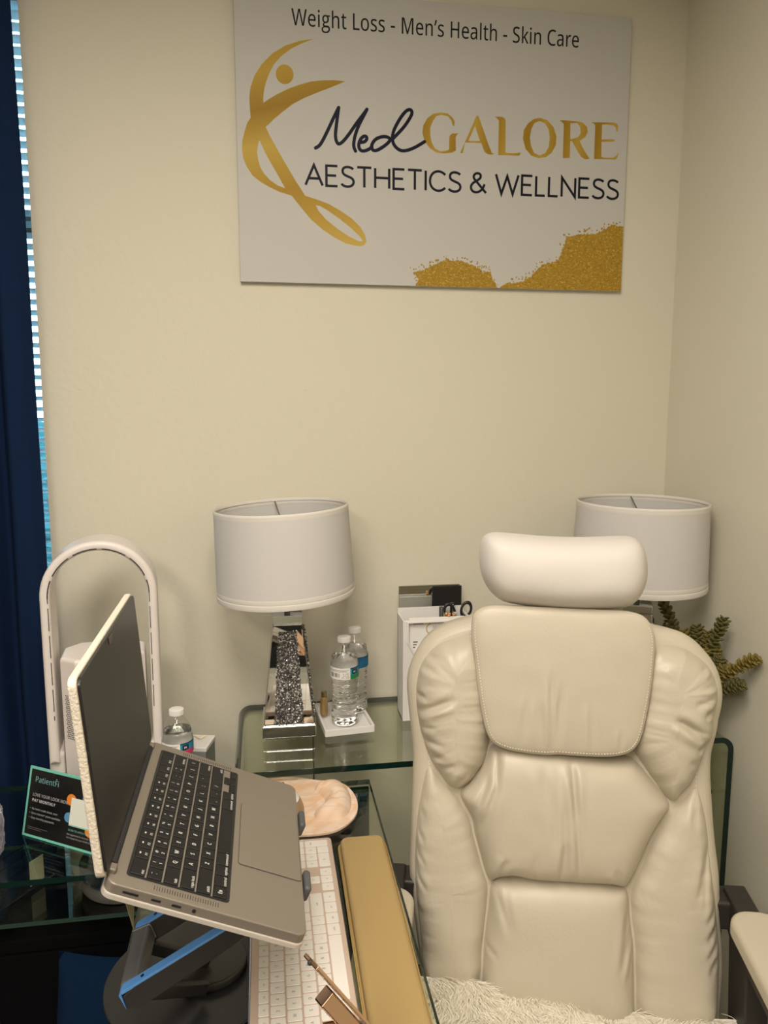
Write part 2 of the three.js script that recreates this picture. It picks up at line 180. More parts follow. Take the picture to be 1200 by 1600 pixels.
// ------------------------------------------------------------------ wall sign
{
  const W = .9025, H = .61;
  const GLY = { A: [.78, 'M0,1 L.39,0 L.78,1 M.14,.66 L.64,.66'], E: [.56, 'M.54,0 L.03,0 L.03,1 L.54,1 M.03,.48 L.48,.48'], S: [.6, 'M.56,.12 C.45,-.02,.06,-.06,.07,.24 C.08,.54,.58,.44,.58,.75 C.58,1.06,.12,1.06,.02,.86'], T: [.66, 'M0,0 L.66,0 M.33,0 L.33,1'], H: [.72, 'M.03,0 L.03,1 M.69,0 L.69,1 M.03,.48 L.69,.48'], I: [.08, 'M.04,0 L.04,1'], C: [.76, 'M.75,.17 C.62,.02,.45,-.02,.32,.02 C-.06,.12,-.1,.82,.3,.97 C.45,1.03,.62,.98,.75,.83'], '&': [.8, 'M.78,1 L.2,.3 C.1,.12,.24,0,.36,0 C.52,0,.56,.18,.44,.29 C.3,.42,.03,.5,.04,.74 C.06,1.08,.56,1.1,.7,.55'], W: [1.12, 'M0,0 L.28,1 L.56,.08 L.84,1 L1.12,0'], L: [.5, 'M.03,0 L.03,1 L.48,1'], N: [.74, 'M.03,1 L.03,0 L.71,1 L.71,0'], ' ': [.16, ''] };
  const tex = canvasTex(1805, 1220, (x) => {
    x.scale(2, 2); x.fillStyle = '#c3c1bc'; x.fillRect(0, 0, 903, 610);
    const poly = (f) => { for (let i = 0; i < f.length; i += 2) i ? x.lineTo(f[i], f[i + 1]) : x.moveTo(f[i], f[i + 1]); x.closePath(); };
    const smooth = (f) => { const n = f.length / 2, P = (i) => [f[2 * (i % n)], f[2 * (i % n) + 1]]; for (let i = 0; i < n; i++) { const a = P(i), b = P(i + 1), c = P((i + 2)); if (!i) x.moveTo((a[0] + b[0]) / 2, (a[1] + b[1]) / 2); x.quadraticCurveTo(b[0], b[1], (b[0] + c[0]) / 2, (b[1] + c[1]) / 2); } x.closePath(); };
    let g = x.createLinearGradient(0, 80, 120, 560); for (const [s, c] of [[0, '#b08c2e'], [.2, '#bb9a3e'], [.35, '#9c7a22'], [.5, '#bfa247'], [.7, '#a88528'], [1, '#c4a652']]) g.addColorStop(s, c);
    x.fillStyle = g; x.beginPath(); poly(SIGN.fig); poly(SIGN.hole1); poly(SIGN.hole2); x.fill('evenodd');
    x.beginPath(); x.ellipse(SIGN.head[0], SIGN.head[1], SIGN.head[2] - SIGN.head[0], SIGN.head[1] - SIGN.head[5], .2, 0, 7); x.fill();
    g = x.createLinearGradient(400, 0, 890, 60); for (let i = 0; i <= 12; i++) g.addColorStop(i / 12, i % 2 ? '#9c7a22' : '#bb9a3e');
    x.fillStyle = g; x.beginPath(); for (const p of SIGN.gal) poly(p); for (const p of SIGN.galh) poly(p); x.fill('evenodd');
    x.strokeStyle = '#090a24'; x.lineWidth = 7.2; x.lineCap = 'round'; x.lineJoin = 'round';
    for (const f of SIGN.med) { x.beginPath(); const n = f.length / 2; x.moveTo(f[0], f[1]); for (let i = 1; i < n - 1; i++) { const ex = i === n - 2 ? f[2 * i + 2] : (f[2 * i] + f[2 * i + 2]) / 2, ey = i === n - 2 ? f[2 * i + 3] : (f[2 * i + 1] + f[2 * i + 3]) / 2; x.quadraticCurveTo(f[2 * i], f[2 * i + 1], ex, ey); } x.stroke(); }
    x.strokeStyle = '#0c0d1c'; x.lineWidth = 5.3; x.lineCap = 'butt'; x.lineJoin = 'miter';
    const txt = 'AESTHETICS & WELLNESS'; let tw = 0; for (const c of txt) tw += GLY[c][0] + .15; tw -= .15;
    const kx = 739 / tw; let cx = 147; const ky = 42.5;
    for (const c of txt) {
      x.beginPath(); for (const m of GLY[c][1].matchAll(/([MLC])([^MLC]+)/g)) { const q = m[2].trim().split(/[ ,]+/).map(Number).map((v, i) => (i % 2 ? 356 + v * ky : cx + v * kx)); m[1] === 'M' ? x.moveTo(...q) : m[1] === 'L' ? x.lineTo(...q) : x.bezierCurveTo(...q); }
      x.stroke(); cx += (GLY[c][0] + .15) * kx;
    }
    x.save(); x.fillStyle = '#0d0d12'; x.font = '47px sans-serif'; const s = 'Weight Loss - Men\u2019s Health - Skin Care'; const mw = x.measureText(s).width; x.translate(121, 71); x.scale(656 / mw, 1); x.fillText(s, 0, 0); x.restore();
    // gold leaf patches with torn edges and loose flakes
    const leaf = (flat, close) => {
      const pts = []; for (let i = 0; i < flat.length - 2; i += 2) { const [a, b, c, d] = flat.slice(i, i + 4); const n = Math.max(2, Math.hypot(c - a, d - b) / 2.2 | 0); for (let k = 0; k < n; k++) { const t = k / n; pts.push([a + (c - a) * t + rr(-2, 2), b + (d - b) * t + rr(-2.6, 2.2)]); } }
      x.beginPath(); pts.forEach((p, i) => (i ? x.lineTo(...p) : x.moveTo(...p))); for (const p of close) x.lineTo(...p); x.closePath(); return pts;
    };
    for (const [f, cl] of [[SIGN.g1, [[600, 612], [395, 612]]], [SIGN.g2.slice(0, -2), [[903, 460], [903, 612], [595, 612]]]]) {
      x.save(); const pts = leaf(f, cl); x.fillStyle = '#a28029'; x.fill(); x.clip();
      for (let i = 0; i < 9000; i++) { x.fillStyle = ['#c4a548', '#7a5e18', '#b08d34', '#937222', '#d6ba66'][i % 5]; x.globalAlpha = .55; const a = rr(395, 903), b = rr(440, 610); x.fillRect(a, b, rr(1, 4.5), rr(.8, 2.6)); }
      x.restore(); x.fillStyle = '#9c7a28';
      for (let i = 0; i < 60; i++) { const p = pts[Math.floor(rnd() * pts.length)]; x.globalAlpha = .9; x.beginPath(); x.ellipse(p[0] + rr(-9, 9), p[1] - rr(2, 12), rr(.8, 3.4), rr(.7, 2.4), rr(0, 3), 0, 7); x.fill(); } x.globalAlpha = 1;
    }
  });
  const s = thing('wall_sign', 'large white wall sign with gold dancing figure, gold lettering and gold leaf corner', 'sign', [(-.042 + .8605) / 2, 1.738, .001]);
  mesh('panel', at(rbox(W, H, .012, .0015), 0, H / 2, .006), std(lin(.5, .5, .49), .5), s);
  const f = new THREE.PlaneGeometry(W - .001, H - .001); mesh('printed_face', at(f, 0, H / 2, .0124), phy(0xffffff, .55, { map: tex, specularIntensity: .45 }), s);
}
// ------------------------------------------------------------------ glass furniture
function bentProfile(L, h, t, r, n = 8) { // inverted U, centred on x, standing on y = 0
  const o = [], a = L / 2;
  const arc = (cx, cy, R, a0, a1) => { for (let i = 0; i <= n; i++) { const q = (a0 + (a1 - a0) * i / n) * D2R; o.push([cx + R * Math.cos(q), cy + R * Math.sin(q)]); } };
  o.push([a, 0]); arc(a - r, h - r, r, 0, 90); arc(-a + r, h - r, r, 90, 180); o.push([-a, 0], [-a + t, 0]); arc(-a + r, h - r, r - t, 180, 90); arc(a - r, h - r, r - t, 90, 0); o.push([a - t, 0]); return o;
}
function glassPlate(name, w, t, d, pos, parent, em) { // a pane whose four cut edges show the green of the glass
  const p = mesh(name, box(w - .002, t, d - .002), M.glass, parent, pos);
  mesh('cut_edge', merge([at(box(w, t, .001), 0, 0, d / 2 - .0005), at(box(w, t, .001), 0, 0, -d / 2 + .0005), at(box(.001, t, d), w / 2 - .0005, 0, 0), at(box(.001, t, d), -w / 2 + .0005, 0, 0)]), em, p); return p;
}
function glassConsole(name, label, L, h, d, t, r, pos, ry, shelf) {
  const c = thing(name, label, 'glass table', pos, ry);
  const P = bentProfile(L, h, t, r), g = extrude(P, d - .003, 0); g.translate(0, 0, -d / 2 + .0015); const bg = mesh('bent_glass', g, M.glass, c);
  for (const z of [-d / 2, d / 2 - .0015]) mesh('polished_edge', at(extrude(P, .0015, 0), 0, 0, z), M.glassEdge, bg);
  if (shelf) {
    const [sh, sl, sd, sx, sz] = shelf; glassPlate('shelf', sl, .008, sd, [sx, sh, sz], c, M.glassEdgeThin);
    for (const x of [-1, 1]) for (const z of [-1, 1]) { mesh('shelf_post', at(cyl(.009, .009, h - t - sh - .004 > .1 ? .05 : .04, 16), sx + x * (sl / 2 - .035), sh + .029, sz + z * (sd / 2 - .035)), M.chrome, c); }
  }
  return c;
}
const CH = .75, CZ = .178, CD = .335;
glassConsole('glass_console', 'green-edged bent glass console along the back wall, carrying the two lamps', 1.072, CH, .345, .012, .03, [.463, 0, .184], 0, [.60, .44, .26, .30, 0]);
const TH_ = .65;
glassConsole('glass_side_table', 'low bent glass side table by the curtain, carrying the bladeless fan', .95, TH_, .352, .010, .02, [-.59, 0, .312], 0, [.53, .90, .26, 0, -.008]);
{
  const d = thing('glass_desk', 'narrow glass desk running toward the viewer under the keyboard and laptop stand', 'desk', [-.002, 0, .36]);
  glassPlate('glass_top', .396, .010, 1.15, [0, .715, .575], d, M.glassEdge);
  for (const z of [.012, 1.12]) glassPlate('leg', .29, .7095, .01, [.05, .35475, z], d, M.glassEdge);
}
// ------------------------------------------------------------------ lamps
function frustumFace(w0, w1, y0, y1, inset) { // trapezoid outline
  return [[-w0 / 2 + inset, y0 + inset], [w0 / 2 - inset, y0 + inset], [w1 / 2 - inset, y1 - inset], [-w1 / 2 + inset, y1 - inset]];
}
function makeLamp(label, pos, ry, tilt) {
  const l = thing('table_lamp', label, 'lamp', pos, ry, 'mirrored table lamps');
  const w0 = .110, w1 = .066, y0 = .028, y1 = .247, lean = Math.atan2((w0 - w1) / 2, y1 - y0), sl = Math.hypot(y1 - y0, (w0 - w1) / 2);
  mesh('plinth', at(rbox(.117, .028, .117, .003, 1), 0, .0145, 0), M.mirror, l);
  const core = new THREE.CylinderGeometry((w1 - .008) / Math.SQRT2, (w0 - .008) / Math.SQRT2, y1 - y0, 4, 1); core.rotateY(Math.PI / 4); mesh('core', at(core, 0, (y0 + y1) / 2, 0), M.black, l);
  for (let k = 0; k < 4; k++) {
    const g = extrude(frustumFace(w0, w1, 0, sl, .0005), .0012, .0022, [], 1); g.rotateX(-lean); g.translate(0, y0, w0 / 2 - .004); g.rotateY(k * Math.PI / 2); mesh('mirror_panel', g, M.mirror, l);
  }
  mesh('top_cap', at(rbox(.068, .02, .068, .003, 1), 0, .257, 0), M.mirror, l);
  // crushed crystal strip on the front (and one on the right side)
  for (const k of [0, 1]) {
    const bk = extrude([[-w0 / 2 * .57, .004], [w0 / 2 * .57, .004], [w1 / 2 * .57, sl - .016], [-w1 / 2 * .57, sl - .016]], .003, 0); bk.rotateX(-lean); bk.translate(0, y0, w0 / 2 - .0025); bk.rotateY(k * Math.PI / 2); mesh('inlay_backing', bk, M.inlay ??= std(lin(.10, .092, .085), .35, .3), l);
    const list = [];
    for (let i = 0; i < 2300; i++) {
      const t = rnd(), y = .004 + (1 - t) * (sl - .02), hw = (w0 + (w1 - w0) * y / sl) / 2 * .58; const s = rr(.0011, .0026);
      const g = rnd() < .5 ? new THREE.OctahedronGeometry(s) : new THREE.TetrahedronGeometry(s * 1.2); g.scale(rr(.7, 1.3), rr(.7, 1.3), rr(.6, 1.1)); at(g, rr(-hw, hw), y, .0040 + rr(0, .0022), rr(0, 6), rr(0, 6), rr(0, 6));
      const q = rnd(), c = q < .2 ? .95 : q < .5 ? .45 : .12; const n = g.attributes.position.count; g.setAttribute('color', new THREE.Float32BufferAttribute(Array.from({ length: n * 3 }, (_, j) => c * [1, .95, .93][j % 3]), 3)); list.push(g);
    }
    const g = mergeGeometries(list.map((q) => (q.index ? q.toNonIndexed() : q))); g.rotateX(-lean); g.translate(0, y0, w0 / 2 - .0035); g.rotateY(k * Math.PI / 2);
    stuff(mesh('crystal_inlay', g, M.crystal ??= new THREE.MeshStandardMaterial({ vertexColors: true, metalness: .45, roughness: .16, flatShading: true }), l));
  }
  mesh('neck', at(cyl(.0065, .0065, .07, 16), 0, .30, 0), M.greyMetal, l);
  mesh('socket', at(cyl(.014, .014, .06, 20), 0, .355, 0), M.whiteGloss, l);
  // drum shade: open tube with thickness, trims and spider ring
  const R0 = .1495, R1 = .1435, h = .192, T = .0016, yb = .308;
  const sh = mesh('lamp_shade', lathe([[R0, 0], [R1, h], [R1 - T, h], [R0 - T, 0], [R0, 0]], 96), M.shade, l, [0, yb, 0], [0, 0, tilt]);
  for (const [r, y] of [[R0 + .0006, .001], [R0 - .0002, .012], [R1 + .0006, h - .013]]) mesh('trim', at(lathe([[r - .001, 0], [r, .0015], [r, .009], [r - .001, .0105], [r - .0022, .0105], [r - .0022, 0], [r - .001, 0]], 96), 0, y, 0), M.shadeTrim, sh);
  mesh('rim', at(lathe([[R1 + .0008, 0], [R1 + .001, .006], [R1 - .003, .0065], [R1 - .003, 0]], 96), 0, h - .005, 0), M.shadeTrim, sh);
  mesh('spider', merge([0, 1, 2].map((k) => tube([[0, h - .03, 0], [Math.cos(k * 2.1 + .4) * .07, h - .022, Math.sin(k * 2.1 + .4) * .07], [Math.cos(k * 2.1 + .4) * (R1 - .002), h - .006, Math.sin(k * 2.1 + .4) * (R1 - .002)]], .0018, 12, 6)).concat([at(cyl(.008, .008, .012, 16), 0, h - .03, 0)])), M.greyMetal, sh);
  mesh('bulb', new THREE.SphereGeometry(.03, 24, 16), M.whiteGloss, l, [0, .415, 0]);
  return l;
}
makeLamp('mirrored table lamp with crystal strip standing left of the water bottles', [.044, CH, .153], -.03, .045);
makeLamp('mirrored table lamp half hidden behind the headrest of the chair', [.842, CH, .195], -.42, -.01);
{ const c = thing('lamp_cord', 'thin dark lamp cord hanging down the wall below the glass console', 'cord', [.105, .2, .006]); mesh('wire', tube([[0, .545, 0], [.001, .3, .001], [-.002, 0, 0]], .0016), M.grey, c); }
// ------------------------------------------------------------------ water bottles
function labelTex(kind) {
  return canvasTex(512, 128, (x) => {
    x.fillStyle = '#eceae4'; x.fillRect(0, 0, 512, 128);
    const blue = kind === 'blue';
    x.fillStyle = blue ? '#1f6f9c' : '#2a8fae'; x.fillRect(blue ? 150 : 250, 0, 170, 128); x.fillStyle = '#123d66'; x.fillRect(blue ? 150 : 250, 0, 170, 14);
    x.fillStyle = kind === 'pink' ? '#e2356f' : '#1d8a4a'; if (!blue) { x.fillRect(250, 80, 90, 48); }
    x.fillStyle = '#111827'; x.fillRect(262, 20, 36, 54); x.fillStyle = '#d9d4cc'; x.font = 'bold 34px sans-serif'; x.fillText('K', 268, 60);
    x.fillStyle = '#222'; for (let i = 0; i < 26; i++) if (rnd() < .62) x.fillRect(120 + i * 2.6, 58, 1.8, 46);
    x.font = '18px sans-serif'; x.fillText('5.20', 205, 70); x.fillText('16.9', 205, 92); x.fillText('FL OZ', 200, 112); x.fillRect(110, 22, 130, 3); x.fillRect(118, 32, 110, 3); x.fillRect(112, 42, 122, 2);
  });
}
function bottle(label, pos, ry, kind, lean = 0) {
  const b = thing('water_bottle', label, 'bottle', pos, ry, 'small water bottles'); b.rotation.z = lean;
  const prof = [[0, .003], [.018, 0], [.027, .003], [.0305, .010]];
  for (let y = .014; y < .106; y += .0023) { const k = Math.sin((y - .014) / .0128 * Math.PI * 2); prof.push([.0296 + .0011 * k - .0022 * Math.exp(-(((y - .06) / .03) ** 2)), y]); }
  prof.push([.0312, .110], [.0315, .114], [.0315, .137], [.0312, .140], [.0295, .152], [.0262, .164], [.0215, .174], [.016, .182], [.0125, .187], [.0122, .190]);
  const water = prof.filter((p) => p[1] < .158).map(([r, y]) => [Math.max(0, r - .0006), y]); water.push([.0280, .158], [0, .158]);
  mesh('water', lathe(water, 48), M.water, b);
  mesh('bottle_body', lathe(prof, 48), M.clear, b);
  const lab = new THREE.CylinderGeometry(.0319, .0319, .026, 48, 1, true); mesh('label', at(lab, 0, .125, 0), std(0xffffff, .5, 0, { map: labelTex(kind), side: THREE.DoubleSide }), b, null, null);
  const rib = []; for (let i = 0; i < 30; i++) { const a = i / 30 * Math.PI * 2; rib.push(at(box(.0012, .0105, .0012), Math.cos(a) * .0142, .1955, Math.sin(a) * .0142, 0, -a, 0)); }
  const cap = mesh('cap', lathe([[0, .2015], [.0125, .2015], [.0142, .1995], [.0143, .190], [.0128, .190]], 40), M.whiteGloss, b); mesh('cap_ridges', merge(rib), M.whiteGloss, cap);
  return b;
}
{
  const t = thing('tray', 'small white rectangular tray under the two water bottles', 'tray', [.167, CH, .135], .10);
  const o = roundRect(.112, .158, .004), i = roundRect(.100, .146, .003);
  const rim = extrude(o, .013, .0012, [i], 2); rim.rotateX(-Math.PI / 2); mesh('rim', at(rim, 0, .0012, 0), M.whiteGloss, t); mesh('base', at(rbox(.110, .005, .156, .001), 0, .0035, 0), M.whiteGloss, t);
  bottle('front water bottle on the white tray, with barcode label facing out', [.168, CH + .0065, .163], -2.75, 'green');
  bottle('rear water bottle on the white tray, with blue label', [.199, CH + .0065, .096], -2.1, 'blue');
  const j = thing('glass_jar', 'small clear jar with amber gold contents between lamp and bottles', 'jar', [.122, CH + .0065, .118]);
  mesh('jar_wall', lathe([[.0, .001], [.016, .001], [.0165, .005], [.0165, .075], [.0155, .075], [.0155, .003], [0, .003]], 32), M.clear, j);
  mesh('amber_vial', at(lathe([[0, 0], [.008, 0], [.009, .004], [.009, .035], [.006, .045], [0, .045]], 24), .003, .004, .003), phy(lin(.62, .42, .12), .1, { transmission: .6, thickness: 0 }), j);
  mesh('gold_cap', at(cyl(.0065, .0065, .012, 20), .003, .054, .003), std(lin(.55, .42, .2), .25, 1), j);
}
bottle('water bottle behind the laptop with pink and teal label, beside the fan', [-.187, TH_, .256], -2.8, 'pink');
{
  const t = thing('silver_box', 'small glittery silver box with white top behind the laptop', 'box', [-.158, TH_, .165], -.25);
  mesh('box_body', at(rbox(.062, .078, .062, .002), 0, .039, 0), std(lin(.34, .35, .34), .35, .5, { bumpMap: bumpCloth, bumpScale: .001 }), t);
  mesh('box_lid', at(rbox(.065, .010, .065, .002), 0, .083, 0), M.whiteGloss, t);
  mesh('trinket', at(tube([[-.02, .0895, .0], [-.008, .097, .006], [.004, .0895, .002], [.014, .094, -.006]], .0012, 20, 6), 0, 0, -.01), std(lin(.7, .55, .3), .3, 1), t);
}
// ------------------------------------------------------------------ desk organiser, mirror panel, scissors, pens
{
  const m = thing('mirror_panel', 'small upright mirror with black right half behind the white organiser', 'mirror', [.388, CH, .042]);
  mesh('mirror_glass', at(rbox(.150, .288, .005, .001, 2), -.001, .144, 0), M.mirror, m);
  mesh('black_panel', at(rbox(.072, .284, .004, .0015, 2), .042, .143, .005), M.black, m);
  const o = thing('desk_organizer', 'white desk organiser with hexagonal front pocket holding printed cards', 'organizer', [.380, CH, .125]);
  const w = .158, d = .066, h = .236;
  mesh('body', merge([at(box(w, .004, d), 0, .002, 0), at(box(.004, h, d), -w / 2 + .002, h / 2, 0), at(box(.004, h, d), w / 2 - .002, h / 2, 0), at(box(w, h + .012, .004), 0, h / 2 + .006, -d / 2 + .002), at(box(.004, h * .9, d * .6), .01, h * .45, -.02)]), M.white, o);
  const hex = [[-.066, .186], [-.050, .158], [.050, .158], [.066, .186], [.066, .230], [-.066, .230]];
  const f = extrude([[-w / 2, 0], [w / 2, 0], [w / 2, h], [-w / 2, h]], .003, .0008, [hex], 1); mesh('front', at(f, 0, 0, d / 2), M.white, o);
  const lip = extrude([[-.0705, .186], [-.053, .1535], [.053, .1535], [.0705, .186], [.0705, .234], [-.0705, .234]], .004, .0008, [hex], 1); mesh('pocket_rim', at(lip, 0, 0, d / 2 + .003), M.whiteGloss, o);
  const ct = canvasTex(512, 330, (x) => { x.fillStyle = '#eeece8'; x.fillRect(0, 0, 512, 330); x.strokeStyle = '#c9a04a'; x.lineWidth = 9; x.beginPath(); x.arc(205, 90, 42, 2.0, 4.6); x.stroke(); x.fillStyle = '#7b86ad'; x.font = 'italic 34px serif'; x.fillText('Med', 215, 90); x.fillStyle = '#cda95a'; x.font = 'bold 34px serif'; x.fillText('GALORE', 285, 90); x.fillStyle = '#555'; x.fillRect(215, 108, 230, 6); x.fillRect(40, 40, 95, 8); x.fillRect(340, 30, 130, 7); x.fillRect(40, 190, 42, 9); x.fillRect(40, 212, 34, 9); x.fillRect(40, 234, 20, 9); x.fillStyle = '#8fc2a4'; x.fillRect(30, 286, 300, 14); x.fillStyle = '#d8d06a'; x.fillRect(60, 302, 200, 28); });
  const c = thing('card_stack', 'white printed cards tucked in the pocket of the white organiser', 'cards', [.380, CH + .145, .1515]);
  mesh('cards', at(rbox(.130, .094, .005, .001, 2), 0, .047, 0), M.white, c); mesh('printed_front', at(new THREE.PlaneGeometry(.129, .093), 0, .047, .0028), std(0xffffff, .5, 0, { map: ct }), c);
  const s = thing('scissors', 'scissors with black ring handle standing in the white organiser', 'scissors', [.432, CH + .005, .120]);
  const ring = new THREE.TorusGeometry(.0135, .0035, 12, 28); ring.scale(.85, 1.25, 1);
  mesh('handle', at(ring.clone(), .026, .240, 0, 0, 0, -.25), M.black, s); mesh('handle', at(ring, -.014, .238, .002, 0, 0, .35), M.black, s);
  mesh('blade', bar([.004, .22, 0], [-.004, .02, 0], .009, .0022), M.chrome, s); mesh('blade', bar([-.004, .22, .0025], [.004, .02, .0025], .009, .0022), M.chrome, s);
  const pen = (name, label, cat, x, z, h, m, lx) => { const p = thing(name, label, cat, [x, CH + .006, z]); mesh('barrel', bar([0, 0, 0], [lx, h, 0], .009, .009), m, p); mesh('clip', bar([lx * .8, h * .8, .006], [lx * .99, h * .99, .006], .003, .002), M.chrome, p); };
  pen('pen', 'dark glossy pen leaning in the white organiser', 'pen', .415, .112, .255, M.black, .012);
  pen('pen', 'slim grey pen beside the black mirror half', 'pen', .405, .10, .243, M.grey, -.002);
  pen('marker', 'clear capped marker next to the scissors handle', 'marker', .424, .125, .236, std(lin(.5, .48, .45), .3), .006);
  const b = thing('bead_trinket', 'small copper beaded trinket at the rim of the white organiser', 'trinket', [.411, CH + .236, .145]);
  for (let i = 0; i < 7; i++) mesh('bead', new THREE.SphereGeometry(rr(.003, .0045), 10, 8), std(lin(.6, .34, .16), .35, .6), b, [rr(-.012, .012), rr(-.002, .008), rr(-.006, .006)]);
}
// ------------------------------------------------------------------ succulent
{
  const p = thing('succulent_plant', 'artificial green succulent with scaly stems behind the chair shoulder', 'plant', [.925, CH, .325]);
  mesh('pot', lathe([[0, 0], [.035, 0], [.042, .07], [.044, .075], [.040, .075], [.034, .008], [0, .008]], 32), M.whiteGloss, p);
  mesh('soil', at(cyl(.039, .037, .01, 24), 0, .064, 0), M.dark, p);
  const tips = [[-.012, .262, -.14], [-.03, .215, -.10], [-.005, .215, -.055], [.03, .222, -.02], [.045, .262, .012], [.062, .205, .105], [.05, .16, .04], [.03, .18, .03], [.01, .19, .0], [-.02, .17, -.05], [.05, .14, .08], [-.05, .17, .02], [-.012, .205, -.075], [.012, .232, -.035], [.035, .195, .005], [.03, .165, .05]];
  const leafG = new THREE.SphereGeometry(1, 7, 5); leafG.scale(.0072, .0032, .0100); leafG.translate(0, 0, .0085);
  const mats = [std(lin(.155, .125, .03), .55), std(lin(.11, .10, .028), .55), std(lin(.21, .155, .03), .55)];
  tips.forEach((t, k) => {
    const c = new THREE.CatmullRomCurve3([V(t[0] * .1, .065, t[2] * .1), V(t[0] * .35, .065 + (t[1] - .065) * .5, t[2] * .35), V(t[0] * .75, .065 + (t[1] - .065) * .82, t[2] * .75), V(...t)]);
    const list = [new THREE.TubeGeometry(c, 20, .0025, 6)]; const n = 64;
    for (let i = 6; i < n; i++) {
      const u = i / (n - 1), P = c.getPoint(u), T = c.getTangent(u), a = i * 2.399, s = u > .93 ? .65 : 1;
      const q = new THREE.Quaternion().setFromUnitVectors(V(0, 1, 0), T); const m4 = new THREE.Matrix4().compose(P, q.multiply(new THREE.Quaternion().setFromEuler(new THREE.Euler(-.5, a, 0, 'YXZ'))), V(s, s, s)); list.push(leafG.clone().applyMatrix4(m4));
    }
    mesh('stem', merge(list), mats[k % 3], p);
  });
}
// ------------------------------------------------------------------ bladeless fan
{
  const f = thing('bladeless_fan', 'white bladeless tower fan with tall arch behind the laptop screen', 'fan', [-.330, TH_, .215], .12);
  const hw = .109, yc = .444, y0 = .108;
  const path = (r, extra = 0) => { const q = []; q.push([r, y0]); for (let i = 0; i <= 32; i++) { const a = i / 32 * Math.PI; q.push([r * Math.cos(a), yc + r * Math.sin(a)]); } q.push([-r, y0]); return q; };
  const outer = path(hw), inner = path(hw - .019).reverse();
  const ring = extrude([...outer, ...inner], .080, .0085, [], 7); mesh('arch', at(ring, 0, 0, -.04), M.fan, f);
  // dark slot line along the inner front edge, in segments
  const slots = []; const mid = path(hw - .0150); let acc = 0;
  for (let i = 0; i < mid.length - 1; i++) { const [a, b] = [mid[i], mid[i + 1]], n = Math.max(1, Math.round(Math.hypot(b[0] - a[0], b[1] - a[1]) / .009)); for (let k = 0; k < n; k++) { const p = [a[0] + (b[0] - a[0]) * k / n, a[1] + (b[1] - a[1]) * k / n], q = [a[0] + (b[0] - a[0]) * (k + 1) / n, a[1] + (b[1] - a[1]) * (k + 1) / n]; if (p[1] > .2 && acc++ % 6 !== 5) slots.push(bar([p[0], p[1], .0475], [q[0], q[1], .0475], .0014, .0022)); } }
  mesh('air_slot', merge(slots), M.dark, f);
  const oct = (w, d, c) => [[-w + c, -d], [w - c, -d], [w, -d + c], [w, d - c], [w - c, d], [-w + c, d], [-w, d - c], [-w, -d + c]];
  const bd = extrude(oct(.080, .062, .03), .306, .008, [], 4); bd.rotateX(-Math.PI / 2); const body = mesh('tower_body', at(bd, 0, .008, .0), M.fan, f);
  mesh('foot', at(lathe([[0, 0], [.085, 0], [.09, .004], [.088, .014], [.07, .02], [0, .02]], 40), 0, 0, 0), M.fan, f);
  for (const s of [-1, 1]) mesh('arch_foot', at(rbox(.03, .06, .07, .012), s * (hw - .012), .098, 0), M.fan, f);
  const dots = []; for (let r = 0; r < 22; r++) for (let c = 0; c < 6; c++) { const g = cyl(.0011, .0011, .0012, 8); g.rotateZ(Math.PI / 2); at(g, 0, .245 + r * -.0042, (c - 2.5) * .0042 + (r % 2) * .0021); g.rotateY(Math.PI / 4); dots.push(at(g, -.0652, 0, .0472)); }
  stuff(mesh('perforations', merge(dots), M.dark, f));
}
// ------------------------------------------------------------------ promotional card
{
  const ct = canvasTex(760, 560, (x, w, h) => {
    x.fillStyle = '#0b0b0d'; x.fillRect(0, 0, w, h); x.strokeStyle = '#74c7b5'; x.lineWidth = 22; x.strokeRect(8, 8, w - 16, h - 16);
    x.fillStyle = '#7fb9bf'; x.font = '62px sans-serif'; x.fillText('PatientFi', 62, 118); x.fillRect(268, 60, 14, 6);
    x.fillStyle = '#c8c8cc'; x.font = '34px sans-serif'; x.fillText('LOVE YOUR LOOK NOW,', 55, 232); x.font = 'bold 34px sans-serif'; x.fillText('PAY MONTHLY', 55, 276);
    x.font = '22px sans-serif'; ['No hard credit check, ever', 'Zero interest* plans available', 'Easy monthly payments'].forEach((s, i) => { x.fillText('\u2022  ' + s, 45, 340 + i * 36); });
    x.fillStyle = '#6a6a70'; x.fillRect(45, 478, 200, 4); x.fillRect(45, 492, 140, 4);
    x.fillStyle = '#e98a2c'; x.beginPath(); x.arc(440, 190, 46, 0, 7); x.fill(); x.beginPath(); x.arc(650, 390, 52, 0, 7); x.fill(); x.fillStyle = '#5f94bd'; x.beginPath(); x.arc(600, 170, 58, 0, 7); x.fill(); x.beginPath(); x.arc(430, 330, 40, 0, 7); x.fill();
    x.fillStyle = '#e6e9df'; x.fillRect(440, 170, 210, 210); x.fillStyle = '#8fd0be'; x.fillRect(440, 380, 210, 10);
    x.fillStyle = '#7fc9b8'; x.font = '22px sans-serif'; x.fillText('SCAN TO APPLY NOW', 440, 430); x.fillStyle = '#b9b9bf'; x.font = '19px sans-serif'; x.fillText('Get approved in seconds with', 432, 462); x.fillText('no impact to your credit score', 432, 488);
  });
  const t = thing('promo_card', 'black card with teal border and white print standing before the fan', 'card', [-.394, TH_, .383], -31.6 * D2R);
  const c = mesh('panel', at(rbox(.19, .130, .003, .001, 2), .0, .065, 0), std(lin(.2, .55, .48), .4), t, [0.004, 0, 0], [-.24, 0, 0]);
  mesh('printed_face', at(new THREE.PlaneGeometry(.1895, .1295), 0, .065, .0017), std(0xffffff, .35, 0, { map: ct }), c);
  mesh('easel_back', at(bar([0, .10, -.032], [0, .001, -.045], .05, .002), .004, 0, 0), M.black, t);
}
